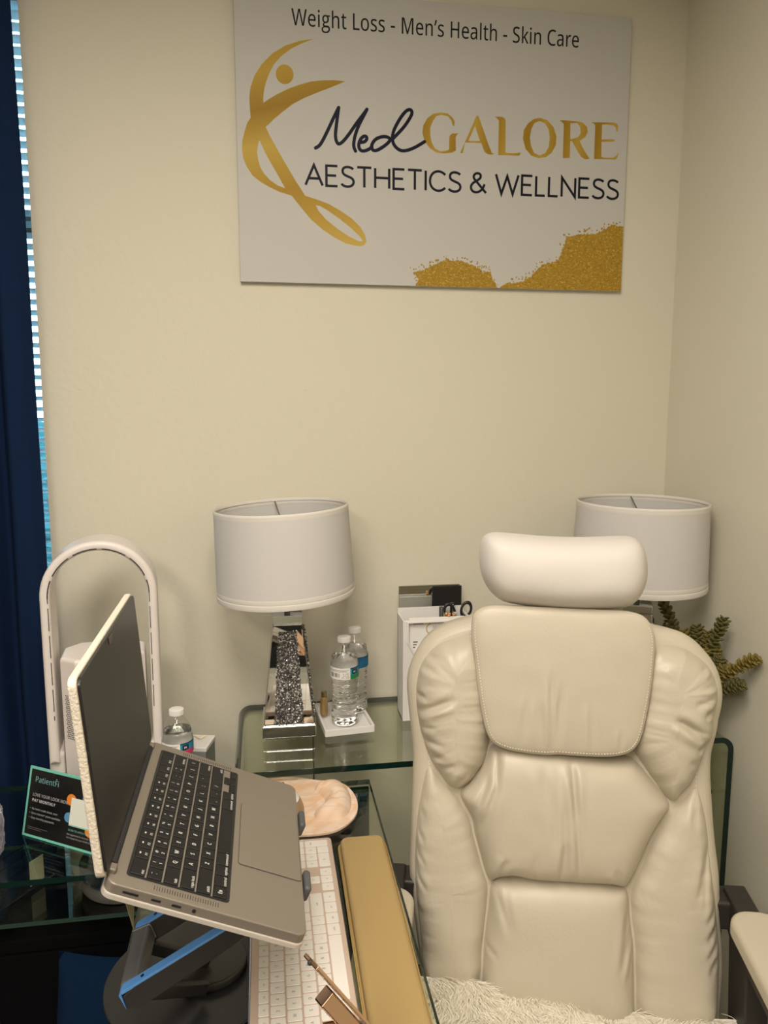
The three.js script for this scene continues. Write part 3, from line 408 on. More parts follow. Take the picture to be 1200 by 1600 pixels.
// ------------------------------------------------------------------ things on and under the side table
{
  const k = thing('plastic_package', 'clear crumpled plastic package at the left edge on the glass table', 'package', [-.525, TH_, .40], .5);
  const g = new THREE.IcosahedronGeometry(1, 20), p = g.attributes.position;
  for (let i = 0; i < p.count; i++) { const v = V(p.getX(i), p.getY(i), p.getZ(i)); const n = 1 + .22 * noise.noise(v.x * 3.1, v.y * 3.1, v.z * 3.1) + .12 * Math.abs(noise.noise(v.x * 8, v.y * 8, v.z * 8)); p.setXYZ(i, Math.sign(v.x) * Math.pow(Math.abs(v.x), .7) * .038 * n, .001 + Math.max(0, .055 + Math.sign(v.y) * Math.pow(Math.abs(v.y), .7) * .06 * n), Math.sign(v.z) * Math.pow(Math.abs(v.z), .7) * .05 * n); }
  g.computeVertexNormals(); mesh('film', g, phy(lin(.9, .9, .95), .12, { transmission: .85, thickness: 0, ior: 1.45 }), k);
  mesh('contents', at(rbox(.045, .085, .06, .01), 0, .046, 0), std(lin(.10, .10, .13), .5), k);
  const a = thing('acrylic_holder', 'clear acrylic holder with small pale label on the lower glass shelf', 'holder', [-.475, .534, .355], 56 * D2R);
  mesh('acrylic_sheet', at(rbox(.15, .075, .003, .001, 2), 0, .038, 0), M.acrylic, a); mesh('acrylic_sheet', at(rbox(.15, .075, .003, .001, 2), 0, .038, -.03), M.acrylic, a); mesh('acrylic_base', at(rbox(.15, .003, .034, .001, 2), 0, .0018, -.015), M.acrylic, a);
  mesh('paper_label', at(rbox(.032, .05, .001, .0003, 1), .035, .035, .003), std(lin(.42, .42, .33), .7), a);
  const c = thing('round_tin', 'low round dark grey tin on the lower glass shelf', 'tin', [-.285, .534, .325]);
  mesh('tin_body', lathe([[0, 0], [.083, 0], [.085, .003], [.085, .036], [0, .036]], 64), std(lin(.075, .073, .068), .5), c); mesh('tin_lid', at(lathe([[.088, 0], [.088, .012], [.084, .015], [0, .015]], 64), 0, .034, 0), M.black, c);
  const sb = thing('storage_box', 'dark storage box on the floor underneath the glass side table', 'box', [-.34, 0, .235]);
  mesh('box_body', at(rbox(.40, .40, .20, .008), 0, .201, 0), phy(lin(.005, .005, .006), 1, { specularIntensity: .1 }), sb); mesh('box_lid', at(rbox(.41, .03, .206, .006), 0, .416, 0), phy(lin(.005, .005, .006), 1, { specularIntensity: .1 }), sb);
  const cb = thing('black_cabinet', 'low black cabinet behind the viewer, mirrored in the lamp base', 'cabinet', [.25, 0, 3.6]);
  mesh('cabinet_body', at(rbox(1.2, .95, .42, .008), 0, .476, 0), M.black, cb); for (const x of [-.3, .3]) { const dr = mesh('cabinet_door', at(rbox(.58, .88, .02, .004), x, .47, -.221), M.black, cb); mesh('knob', at(new THREE.SphereGeometry(.014, 16, 12), x * .2, .6, -.242), M.chrome, dr); }
  const q = thing('navy_pillow', 'navy blue cushion lying on the floor under the glass table', 'cushion', [-.285, 0, .455], .05);
  const s = 26, pos = [], idx = []; for (const side of [1, -1]) { const o = pos.length / 3; for (let j = 0; j <= s; j++) for (let i = 0; i <= s; i++) { const u = i / s * 2 - 1, v = j / s * 2 - 1, e = (1 - u * u) * (1 - v * v); pos.push(u * .135 * (1 - .08 * (1 - v * v)), side * .055 * Math.pow(Math.max(e, 0), .45), v * .21 * (1 - .08 * (1 - u * u))); } for (let j = 0; j < s; j++) for (let i = 0; i < s; i++) { const a = o + j * (s + 1) + i, b = a + s + 1; side > 0 ? idx.push(a, b, a + 1, b, b + 1, a + 1) : idx.push(a, a + 1, b, b, a + 1, b + 1); } }
  const pg = new THREE.BufferGeometry(); pg.setAttribute('position', new THREE.Float32BufferAttribute(pos, 3)); pg.setAttribute('uv', new THREE.Float32BufferAttribute(new Float32Array(pos.length / 3 * 2), 2)); pg.setIndex(idx); pg.computeVertexNormals();
  mesh('pillow_cover', pg, phy(lin(.004, .016, .045), 1, { specularIntensity: .2, side: THREE.DoubleSide }), q, [0, .232, 0], [1.28, -.10, .0]);
}
// ------------------------------------------------------------------ laptop (axes: x to its user's right, y out of the keys, z toward its user)
const DT = .72;                                                      // top of the glass desk
const LW = .3126, LD = .2212;
const lapU = V(-.003, -.028, 1).normalize(), lapV = V(.918, -.396, -.007).normalize(), lapN = lapV.clone().cross(lapU.clone().negate()).normalize();
const lapM = new THREE.Matrix4().makeBasis(lapU.clone().negate(), lapN, lapV);
const lapPos = V(-.1672, .9868, .8715);                              // middle of the hinge
function keyGeo(w, d, h, r, cx, cz, KW, KD) { // a rounded key cap with uv over the whole keyboard
  const g = extrude(roundRect(w, d, r, 3), h, .0004, [], 1); g.rotateX(-Math.PI / 2); g.translate(cx, 0, cz);
  const p = g.attributes.position, uv = g.attributes.uv; for (let i = 0; i < p.count; i++) uv.setXY(i, p.getX(i) / KW + .5, 1 - p.getZ(i) / KD); return g;
}
const LROWS = [
  [['esc', 1.5], ...['F1', 'F2', 'F3', 'F4', 'F5', 'F6', 'F7', 'F8', 'F9', 'F10', 'F11', 'F12'].map((k) => [k, 1]), ['', 1]],
  [...'`1234567890-='].map((k) => [k, 1]).concat([['delete', 1.5]]),
  [['tab', 1.5], ...[...'QWERTYUIOP[]\\'].map((k) => [k, 1])],
  [['caps lock', 1.75], ...[...'ASDFGHJKL;\''].map((k) => [k, 1]), ['return', 1.75]],
  [['shift', 2.25], ...[...'ZXCVBNM,./'].map((k) => [k, 1]), ['shift', 2.25]],
  [['fn', 1], ['control', 1], ['option', 1], ['command', 1.25], ['', 5], ['command', 1.25], ['option', 1]],
];
{
  const l = thing('laptop', 'open silver laptop with cracked cream lid cover on the black and blue stand', 'laptop', [0, 0, 0]);
  l.position.copy(lapPos); l.quaternion.setFromRotationMatrix(lapM);
  const deck = extrude(roundRect(LW, LD, .011, 8), .0105, .0016, [], 3); deck.rotateX(-Math.PI / 2); deck.translate(0, -.0124, LD / 2);
  const base = mesh('base', deck, M.alu, l);
  const foot = extrude(roundRect(LW + .003, LD + .003, .012, 8), .004, .0012, [], 2); foot.rotateX(-Math.PI / 2); mesh('clear_case', at(foot, 0, -.0165, LD / 2), phy(lin(.85, .78, .70), .35, { transmission: .5, thickness: 0 }), l);
  const U = .01875, R = .0183, KW = 14.5 * U, KD = 6 * R, kz = .0195;
  const well = extrude(roundRect(KW + .005, KD + .004, .004, 5), .0006, 0); well.rotateX(-Math.PI / 2); mesh('keyboard_well', at(well, 0, .0001, kz + KD / 2), M.black, l);
  const tex = canvasTex(1160, 470, (x, w, h) => {
    x.fillStyle = '#0d0d0e'; x.fillRect(0, 0, w, h); x.fillStyle = '#c9c7c2'; const px = w / KW, pz = h / KD; x.textAlign = 'center';
    LROWS.forEach((row, r) => { let c = 0; for (const [k, n] of row) { const X = (c + n / 2) * U * px, Y = (r + .5) * R * pz; if (k.length > 2) { x.font = 'bold 19px sans-serif'; x.textAlign = n > 1.9 || r === 3 || r === 2 || r === 0 ? (c === 0 ? 'left' : 'right') : 'center'; x.fillText(k, x.textAlign === 'left' ? c * U * px + 14 : x.textAlign === 'right' ? (c + n) * U * px - 14 : X, Y + 26); x.textAlign = 'center'; if (r === 5) { x.font = '20px sans-serif'; x.fillText('\u2318', X + 16, Y - 8); } } else if (k) { x.font = r === 0 ? 'bold 18px sans-serif' : 'bold 28px sans-serif'; if (r === 1) { x.font = 'bold 22px sans-serif'; x.fillText('~!@#$%^&*()_+'[Math.round(c)], X, Y - 8); } if (r === 0) { x.fillRect(X - 7, Y - 16, 14, 8); } x.fillText(k, X, Y + (r === 1 ? 22 : r === 0 ? 24 : 10)); } c += n; } });
  });
  tex.wrapS = tex.wrapT = THREE.ClampToEdgeWrapping; const km = std(0xffffff, .5, 0, { map: tex });
  const kid = (w, d, cx, cz) => mesh('key', keyGeo(w, d, .0011, .0016, cx, cz - kz, KW, KD), km, l, [0, .0004, kz]);
  LROWS.forEach((row, r) => { let c = 0; for (const [, n] of row) { kid(n * U - .0016, R - .0026, -KW / 2 + (c + n / 2) * U, kz + (r + .5) * R); c += n; } });
  { const ay = kz + 5.5 * R, ax = -KW / 2 + 11.5 * U; for (const [i, j] of [[0, 1], [1, 0], [1, 1], [2, 1]]) kid(U - .0016, R / 2 - .0018, ax + (i + .5) * U, ay + (j - .5) * R / 2);
    for (const i of [0, 2]) mesh('arrow_gap', at(rbox(U - .001, .0012, R / 2 - .001, .0004, 1), ax + (i + .5) * U, .0006, ay - R / 4), M.alu, l); }
  for (let r = 1; r < 6; r++) mesh('row_strip', at(rbox(KW, .0009, .0021, .0003, 1), 0, .0006, kz + r * R), M.aluDark, l);
  const tp = extrude(roundRect(.131, .0795, .004, 5), .0003, 0); tp.rotateX(-Math.PI / 2); mesh('trackpad', at(tp, 0, .00025, .1395 + .0395), M.alu, l);
  const tpo = extrude(roundRect(.1322, .0805, .0045, 5), .0002, 0, [roundRect(.131, .0795, .004, 5)]); tpo.rotateX(-Math.PI / 2); mesh('trackpad_groove', at(tpo, 0, .0001, .1395 + .0395), M.dark, l);
  for (const [z, w] of [[.028, .017], [.055, .0105], [.077, .0105]]) { mesh('port', at(rbox(.002, .0032, w, .0015), -LW / 2 + .0004, -.0062, z), M.black, l); }
  mesh('port', at(cyl(.0021, .0021, .002, 16), -LW / 2 + .0004, -.0062, .096, 0, 0, Math.PI / 2), M.black, l);
  const sg = []; for (const s of [-1, 1]) for (let i = 0; i < 26; i++) for (let j = 0; j < 5; j++) sg.push(at(cyl(.00035, .00035, .0004, 6), s * (KW / 2 + .0075 + j * .0014), .0001, kz + .03 + i * .0028)); stuff(mesh('speaker_holes', merge(sg), M.dark, l));
  mesh('hinge', at(cyl(.0048, .0048, .262, 20), 0, .0005, .001, 0, 0, Math.PI / 2), M.blackMatte, l);
  for (const s of [-1, 1]) mesh('hinge_cap', at(rbox(.012, .009, .009, .002), s * .137, .0005, .002), M.alu, l);
  const LH = .2145, lid = new THREE.Group();
  const shell = extrude(roundRect(LW + .005, LH + .003, .011, 8), .0042, .0022, [], 3); { const p = shell.attributes.position; for (let i = 0; i < p.count; i++) { const k = 1 + .0016 * noise.noise(p.getX(i) * 300, p.getY(i) * 300, 2); p.setX(i, p.getX(i) * k); } }
  const lidM = mesh('lid', at(shell, 0, LH / 2, -.0066), std(lin(.72, .65, .54), .5, 0, { bumpMap: noiseTex(128, 30, 3, 0, 1, 12, 1, 1, 2.2), bumpScale: .0009 }), l, [0, .002, -.002], [-27.4 * D2R, 0, 0]);
  const scr = extrude(roundRect(LW - .003, LH - .003, .009, 8), .0022, .0006, [], 2); mesh('screen', at(scr, 0, LH / 2 + .0005, .0001), M.screen = std(lin(.02, .019, .017), .32), lidM);
  mesh('webcam_cover', at(rbox(.017, .0085, .0012, .001), -.012, LH - .0085, .0036), std(lin(.10, .065, .05), .35), lidM);
}
// ------------------------------------------------------------------ laptop stand
{
  const s = thing('laptop_stand', 'black folding laptop stand with blue edges and round base', 'laptop stand', [-.106, DT, .850]);
  const C = V(-.106, DT, .850), rel = (p) => [p[0] - C.x, p[1] - C.y, p[2] - C.z];
  mesh('base_disc', lathe([[0, 0], [.110, 0], [.111, .001], [.111, .003], [.110, .004], [0, .004]], 96), phy(lin(.022, .022, .024), .33), s);
  mesh('turntable', at(lathe([[0, 0], [.046, 0], [.048, .002], [.048, .010], [.045, .012], [0, .012]], 64),   .022, .0045, -.012), std(lin(.03, .029, .026), .4), s);
  mesh('pivot_cover', at(lathe([[0, .012], [.018, .011], [.023, .006], [.024, 0], [0, 0]], 40), -.032, .0045, -.008), M.black, s);
  const e = [-.167, .800];
  for (const [z, nm] of [[.968, 0], [.862, 1]]) {
    const up = [.0, .893];
    const dx = up[0] - e[0], dy = up[1] - e[1], L = Math.hypot(dx, dy), an = Math.atan2(dy, dx);
    const prof = [[-.008, -.020], [.0, -.026], [.03, -.026], [L * .7, -.022], [L, -.012], [L, 0], [.012, 0], [-.004, -.004]];
    const g = extrude(prof, .012, .001, [], 1); g.rotateZ(an); const arm = mesh('upper_arm', at(g, ...rel([e[0], e[1] + .012, z - .006])), M.brownBlack, s);
    const b = extrude([[-.004, -.002], [L, -.002], [L, .0012], [-.004, .0012]], .0128, .0004, [], 1); b.rotateZ(an); mesh('blue_edge', at(b, ...rel([e[0], e[1] + .0125, z - .0064])), M.blue, arm);
    const be = extrude([[-.0095, -.02], [-.0055, -.004], [-.0035, .001], [-.0075, -.001]], .0128, .0004, [], 1); be.rotateZ(an); mesh('blue_end', at(be, ...rel([e[0], e[1] + .0125, z - .0064])), M.blue, arm);
    mesh('screw', at(cyl(.002, .002, .001, 12), ...rel([e[0] + .022 * Math.cos(an), e[1] + .0143 + .022 * Math.sin(an), z]), 0, 0, an), M.black, arm);
    mesh('lower_arm', at(bar(rel([e[0] + .004, e[1] - .006, z > .9 ? z - .013 : z + .013]), rel([-.085, DT + .02, z > .9 ? .895 : .85]), .009, .016), 0, 0, 0), M.black, s);
  }
  const cb = rbox(.024, .022, .094, .006); mesh('cross_bar', at(cb, ...rel([e[0] + .006, e[1] + .004, .915]), 0, 0, .35), std(lin(.15, .15, .152), .4, .3), s);
  mesh('bar_cap', at(rbox(.0245, .0225, .004, .002), ...rel([e[0] + .006, e[1] + .004, .869]), 0, 0, .35), M.greyMetal, s);
  // carrying plate under the laptop with two front stops
  const pl = new THREE.Group(); pl.name = 'plate'; s.add(pl); pl.position.copy(lapPos).sub(C); pl.quaternion.setFromRotationMatrix(lapM);
  const pg = extrude(roundRect(.20, .20, .014, 6), .003, .0008, [], 2); pg.rotateX(-Math.PI / 2); mesh('plate_sheet', at(pg, .01, -.0235, .118), M.black, pl);
  const pe = extrude(roundRect(.05, .04, .016, 6), .003, .001, [], 2); pe.rotateX(-Math.PI / 2); mesh('blue_rimmed_tab', at(pe, -.118, -.022, .0), phy(lin(.7, .82, .95), .02, { transmission: 1, thickness: 0, ior: 1.45 }), pl);
  for (const x of [.075, -.058]) { mesh('front_stop', at(rbox(.036, .02, .009, .004), x, -.008, LD + .0065), M.grey, pl); }
}
{ const n = thing('paper_sheet', 'beige paper corner sticking out under the laptop base', 'paper', [0, 0, 0]); n.position.copy(lapPos); n.quaternion.setFromRotationMatrix(lapM); const g = extrude([[0, 0], [.06, 0], [.02, .05]], .0006); g.rotateX(Math.PI / 2 + 1.1); mesh('sheet', at(g, -.15, -.0195, .026), std(lin(.34, .31, .20), .8), n); }
// ------------------------------------------------------------------ external keyboard
{
  const k = thing('keyboard', 'rose gold full-size keyboard with white keys beside the golden wrist rest', 'keyboard', [.034, DT + .0042, .7965], Math.PI / 2);
  const W = .436, D = .130; const b = extrude(roundRect(W, D, .007, 6), .0085, .0015, [], 3); b.rotateX(-Math.PI / 2);
  const pp = b.attributes.position; for (let i = 0; i < pp.count; i++) pp.setY(i, pp.getY(i) + .0016 + .0); mesh('body', b, M.rose, k);
  mesh('steel_edge', at(rbox(W - .016, .008, .003, .0012), 0, .0055, -D / 2 - .0008), std(lin(.42, .48, .62), .2, .8), k);
  const U = .0189, P = .0200, fh = .0148, KW = 22.4 * U, KD = fh + 5 * P, z0 = -KD / 2 + .0015;
  const A = (n) => Array.from({ length: n }, () => 1);
  const rows = [
    [['esc', 1], ...'F1 F2 F3 F4 F5 F6 F7 F8 F9 F10 F11 F12'.split(' ').map((q) => [q, 1.085]), ['', .98], ['~', .2], ['', 1], ['', 1], ['', 1], ['~', .2], ['', 1], ['', 1], ['', 1], ['', 1]],
    [...[...'`1234567890-='].map((q) => [q, 1]), ['delete', 2], ['~', .2], ['home', 1], ['fn', 1], ['end', 1], ['~', .2], ['=', 1], ['/', 1], ['*', 1], ['-', 1]],
    [['tab', 1.5], ...[...'QWERTYUIOP[]'].map((q) => [q, 1]), ['\\', 1.5], ['~', .2], ['del', 1], ['end', 1], ['pg', 1], ['~', .2], ['7', 1], ['8', 1], ['9', 1], ['+', 1]],
    [['caps', 1.75], ...[...'ASDFGHJKL;\''].map((q) => [q, 1]), ['return', 2.25], ['~', 3.4], ['4', 1], ['5', 1], ['6', 1], ['-', 1]],
    [['shift', 2.25], ...[...'ZXCVBNM,./'].map((q) => [q, 1]), ['shift', 2.75], ['~', 1.2], ['^', 1], ['~', 1.2], ['1', 1], ['2', 1], ['3', 1], ['enter', 1, 2]],
    [['ctrl', 1.25], ['opt', 1.25], ['cmd', 1.25], ['', 6.25], ['cmd', 1.25], ['opt', 1.25], ['ctrl', 1.25], ['fn', 1.25], ['~', .2], ['<', 1], ['v', 1], ['>', 1], ['~', .2], ['0', 2], ['.', 1]],
  ];
  const zOf = (r) => (r ? fh + (r - 1) * P : 0);
  const tex = canvasTex(1800, 460, (x, w, h) => { x.fillStyle = '#ded9d2'; x.fillRect(0, 0, w, h); x.fillStyle = '#6b6660'; x.textAlign = 'center'; const px = w / KW, pz = h / KD; rows.forEach((row, r) => { let c = 0; for (const [t, n] of row) { if (t !== '~') { x.font = t.length > 1 ? '15px sans-serif' : '24px sans-serif'; x.fillText(t, (c + n / 2) * U * px, (zOf(r) + (r ? P : fh) / 2) * pz + 8); } c += n; } }); });
  const km = std(0xffffff, .42, 0, { map: tex });
  rows.forEach((row, r) => { let c = 0; for (const [t, n, dn] of row) { if (t !== '~') { const d = (r ? P : fh) * (dn ?? 1) - .0022; mesh('key', keyGeo(n * U - .0019, d, .0018, .0018, -KW / 2 + (c + n / 2) * U, zOf(r) + d / 2 + .0011, KW, KD), km, k, [0, .0100, z0]); } c += n; } });
}
// ------------------------------------------------------------------ wrist rest, mouse pad, mouse, phone stand
{
  const w = thing('wrist_rest', 'long gold padded wrist rest along the keyboard', 'wrist rest', [.1475, DT, .805], -.012);
  const f = extrude(roundRect(.082, .44, .014, 8), .004, .0015, [], 3); f.rotateX(-Math.PI / 2); mesh('flange', at(f, 0, .0015, 0), M.gold, w);
  const c = extrude(roundRect(.074, .432, .014, 8), .006, .008, [], 6); c.rotateX(-Math.PI / 2); mesh('cushion', at(c, 0, .008, 0), M.gold, w);
  mesh('bead_seam', at(tube(roundRect(.079, .437, .014, 6).concat([[.0395, .2045]]).map(([a, b]) => [a, .0078, b]), .0011, 160, 6), 0, 0, 0), std(lin(.42, .28, .09), .4), w);
}
{
  const tex = canvasTex(512, 512, (x) => {
    x.fillStyle = '#ecd3b6'; x.fillRect(0, 0, 512, 512);
    const im = x.getImageData(0, 0, 512, 512); for (let j = 0; j < 512; j++) for (let i = 0; i < 512; i++) { const a = noise.noise(i / 120, j / 70, 3) + .5 * noise.noise(i / 40, j / 28, 8), v = Math.abs(noise.noise(i / 90 + a * .8, j / 60 - a, 5)), o = (j * 512 + i) * 4; const t = Math.min(1, v * 2.6), q = Math.max(0, noise.noise(i / 70, j / 90, 21)); im.data[o] = 226 + 12 * t; im.data[o + 1] = 196 + 20 * t - 26 * q; im.data[o + 2] = 168 + 30 * t - 52 * q; } x.putImageData(im, 0, 0);
    for (let i = 0; i < 260; i++) { x.fillStyle = ['#b98a4c', '#8a7358', '#d9a55a'][i % 3]; x.globalAlpha = .4; x.fillRect(210 + rr(-60, 60), 300 + rr(-36, 36), rr(2, 10), rr(1, 4)); } x.globalAlpha = 1; x.fillStyle = '#55605c'; x.beginPath(); x.ellipse(178, 330, 20, 12, .4, 0, 7); x.fill();
  });
  const mp = std(0xffffff, .7, 0, { map: tex });
  const p = thing('mouse_pad', 'peach marbled mouse pad with padded wrist hump at the back of the desk', 'mouse pad', [.04, DT, .44]);
  const flat = [-95, 88, -55, 98, -10, 104, 35, 108, 70, 104, 98, 80, 116, 50, 122, 10, 118, -25, 106, -60, 85, -78, 60, -82, 40, -90, 10, -106, -30, -108, -70, -100, -100, -70, -108, 0];
  const o = smoothPoly(flat.map((v, i) => (i % 2 ? -v : v))).map(([a, b]) => [a, b]);
  const g = extrude(o, .003, .0008, [], 2); g.rotateX(-Math.PI / 2); { const q = g.attributes.position, uv = g.attributes.uv; for (let i = 0; i < q.count; i++) uv.setXY(i, q.getX(i) * 4 + .5, .5 - q.getZ(i) * 4); } mesh('pad', at(g, 0, .0008, 0), mp, p);
  const hump = panel([52, 62, 85, 70, 106, 50, 112, 10, 108, -30, 95, -62, 68, -72, 40, -66, 34, -38, 56, -16, 62, 8, 50, 32, 42, 50], { base: 0, bulge: .020, R: .010, dome: .006, skirt: .002, center: [.084, 0] }).geometry; hump.rotateX(-Math.PI / 2); { const q = hump.attributes.position, uv = hump.attributes.uv; for (let i = 0; i < q.count; i++) uv.setXY(i, q.getX(i) * 4 + .5, .5 - q.getZ(i) * 4); } mesh('wrist_hump', at(hump, 0, .0036, 0), mp, p);
  const m = thing('computer_mouse', 'brown and white computer mouse on the peach pad', 'mouse', [.028, DT + .0047, .455], .3);
  const mg = new THREE.SphereGeometry(1, 32, 20), q = mg.attributes.position; for (let i = 0; i < q.count; i++) q.setXYZ(i, q.getX(i) * .03, Math.max(0, q.getY(i) * .033 + .002), q.getZ(i) * .05); mg.computeVertexNormals(); mesh('shell', mg, std(lin(.34, .22, .12), .25), m);
  const wg = new THREE.SphereGeometry(1, 20, 12, 0, 6.3, 0, .8); wg.scale(.0305, .0355, .051); mesh('button_plate', at(wg, 0, .002, -.0), M.whiteGloss, m); mesh('wheel', at(cyl(.006, .006, .006, 16), 0, .035, -.022, 0, 0, Math.PI / 2), M.black, m);
}
{
  const s = thing('phone_stand', 'shiny rose gold phone stand in the foreground over the keyboard', 'phone stand', [.114, DT, 1.09]);
  const c = [.114, DT, 1.09], r = (p) => p.map((v, i) => v - c[i]);
  mesh('foot_plate', at(rbox(.08, .005, .10, .002), .0, .0026, .012), M.roseGold, s);
  // a leaning post with a flat back plate, both running from the foot up to the top end
  const T = V(.049, .86, 1.070), F = V(.117, .779, 1.088), d = F.clone().sub(T).normalize(), wv = V(.03, -.62, -.78); wv.addScaledVector(d, -wv.dot(d)).normalize(); const nv = d.clone().cross(wv).normalize();
  const beam = (w, t, l, off, s0, b = .002) => { const g = rbox(w, t, l, b, 2); g.applyMatrix4(new THREE.Matrix4().makeBasis(wv, nv, d)); const p = T.clone().addScaledVector(d, s0 + l / 2).addScaledVector(nv, off); g.translate(p.x - c[0], p.y - c[1], p.z - c[2]); return g; };
  mesh('post', beam(.026, .018, .112, 0, 0), M.roseGold, s);
  const pl = mesh('back_plate', beam(.050, .0045, .125, .0125, -.034, .0015), M.roseGold, s);
  mesh('plate_stud', at(new THREE.SphereGeometry(.003, 12, 10), ...r(T.clone().addScaledVector(d, -.033).addScaledVector(nv, .011).toArray())), M.dark, pl);
  mesh('stem', bar(r([.117, .785, 1.088]), r([.116, .722, 1.095]), .016, .016), M.roseGold, s);
  mesh('joint', at(cyl(.009, .009, .03, 24), ...r(T.clone().addScaledVector(d, .035).addScaledVector(nv, -.012).toArray()), 0, 0, Math.PI / 2), M.roseGold, s);
}
// ------------------------------------------------------------------ office chair
function distPoly(p, P) { let m = 1e9; arcAt = 0; for (let i = 0; i < P.length; i++) { const a = P[i], b = P[(i + 1) % P.length], dx = b[0] - a[0], dy = b[1] - a[1]; let t = ((p[0] - a[0]) * dx + (p[1] - a[1]) * dy) / (dx * dx + dy * dy + 1e-12); t = t < 0 ? 0 : t > 1 ? 1 : t; const ex = p[0] - a[0] - dx * t, ey = p[1] - a[1] - dy * t, d = ex * ex + ey * ey; if (d < m) { m = d; arcAt = i + t; } } return Math.sqrt(m); }
function panel(flat, o) { // padded upholstery panel: outline in mm, pillowed height above its seam line, folds where the leather is gathered
  let P = smoothPoly(flat, 2); const N = o.n ?? 150, NR = o.nr ?? 40;
  let len = [0]; for (let i = 0; i < P.length; i++) { const a = P[i], b = P[(i + 1) % P.length]; len.push(len[i] + Math.hypot(b[0] - a[0], b[1] - a[1])); }
  const T = len[len.length - 1], B = []; for (let k = 0, i = 0; k < N; k++) { const s = T * k / N; while (len[i + 1] < s) i++; const t = (s - len[i]) / (len[i + 1] - len[i]), a = P[i], b = P[(i + 1) % P.length]; B.push([a[0] + (b[0] - a[0]) * t, a[1] + (b[1] - a[1]) * t]); }
  const c = o.center ?? [B.reduce((s, p) => s + p[0], 0) / N, B.reduce((s, p) => s + p[1], 0) / N];
  const cr = o.creases ?? [], jit = o.gather ?? 0;
  const S = []; for (let k = 0, i = 0; k < 420; k++) { const s = T * (k + .5) / 420; while (i > 0 && len[i] > s) i--; while (len[i + 1] < s) i++; const t = (s - len[i]) / (len[i + 1] - len[i]), a = P[i], b = P[(i + 1) % P.length]; S.push(a[0] + (b[0] - a[0]) * t, a[1] + (b[1] - a[1]) * t); }
  const soft = (x, y) => { const d = distPoly([x, y], B); if (d < .003) return d; let I = 0; for (let k = 0; k < S.length; k += 2) { const e = (x - S[k]) ** 2 + (y - S[k + 1]) ** 2; I += 1 / (e * e); } const s = Math.pow(2 * I * T / 420 / Math.PI, -1 / 3), w = Math.min(1, (d - .003) / .006); return d + (s - d) * w; };
  const height = (x, y, t = 0) => {
    const d = soft(x, y), arc = arcAt * T / N; let h = o.bulge * (1 - Math.exp(-d / o.R)) + (o.dome ?? 0) * 1.5 * d / (d + .045);
    const edge = Math.min(1, d / .006);
    for (const q of cr) { const ax = q[0] / 1000, ay = q[1] / 1000, bx = q[2] / 1000, by = q[3] / 1000, w = q[4] / 1000, dx = bx - ax, dy = by - ay, L = Math.hypot(dx, dy); const s = ((x - ax) * dx + (y - ay) * dy) / (L * L), n = ((x - ax) * dy - (y - ay) * dx) / L; if (s < -.25 || s > 1.25) continue; const e = s < .15 ? Math.max(0, (s + .25) / .4) : s > .6 ? Math.max(0, (1.25 - s) / .65) : 1, g = n / w; h += q[5] / 1000 * .95 * e * e * (3 - 2 * e) * (-Math.exp(-g * g * 2.2) + .55 * Math.exp(-((g - 1.5) ** 2)) + .35 * Math.exp(-((g + 1.6) ** 2))) * edge; }
    if (jit) h += jit * Math.exp(-d / .024) * edge * (noise.noise(arc * 62, .5, 3) + .5 * noise.noise(arc * 130, d * 9, 6));
    h += .0012 * noise.noise(x * 22, y * 22, 7) * edge; return o.base + h;
  };
  const pos = [], uv = [], idx = []; pos.push(c[0], c[1], height(c[0], c[1], 0)); uv.push(c[0] * 5, c[1] * 5);
  for (let r = 1; r <= NR; r++) { const t = 1 - Math.pow(1 - r / NR, 1.5); for (let k = 0; k < N; k++) { const x = c[0] + (B[k][0] - c[0]) * t, y = c[1] + (B[k][1] - c[1]) * t; pos.push(x, y, height(x, y, t)); uv.push(x * 5, y * 5); } }
  for (let k = 0; k < N; k++) { pos.push(B[k][0], B[k][1], o.base - (o.skirt ?? .01)); uv.push(B[k][0] * 5, B[k][1] * 5); }
  for (let k = 0; k < N; k++) { const k1 = (k + 1) % N; idx.push(0, 1 + k, 1 + k1); for (let r = 0; r < NR; r++) { const a = 1 + r * N, b = a + N; idx.push(a + k, b + k, a + k1, a + k1, b + k, b + k1); } }
  const g = new THREE.BufferGeometry(); g.setAttribute('position', new THREE.Float32BufferAttribute(pos, 3)); g.setAttribute('uv', new THREE.Float32BufferAttribute(uv, 2)); g.setIndex(idx); g.computeVertexNormals();
  return { geometry: g, B, c, height };
}
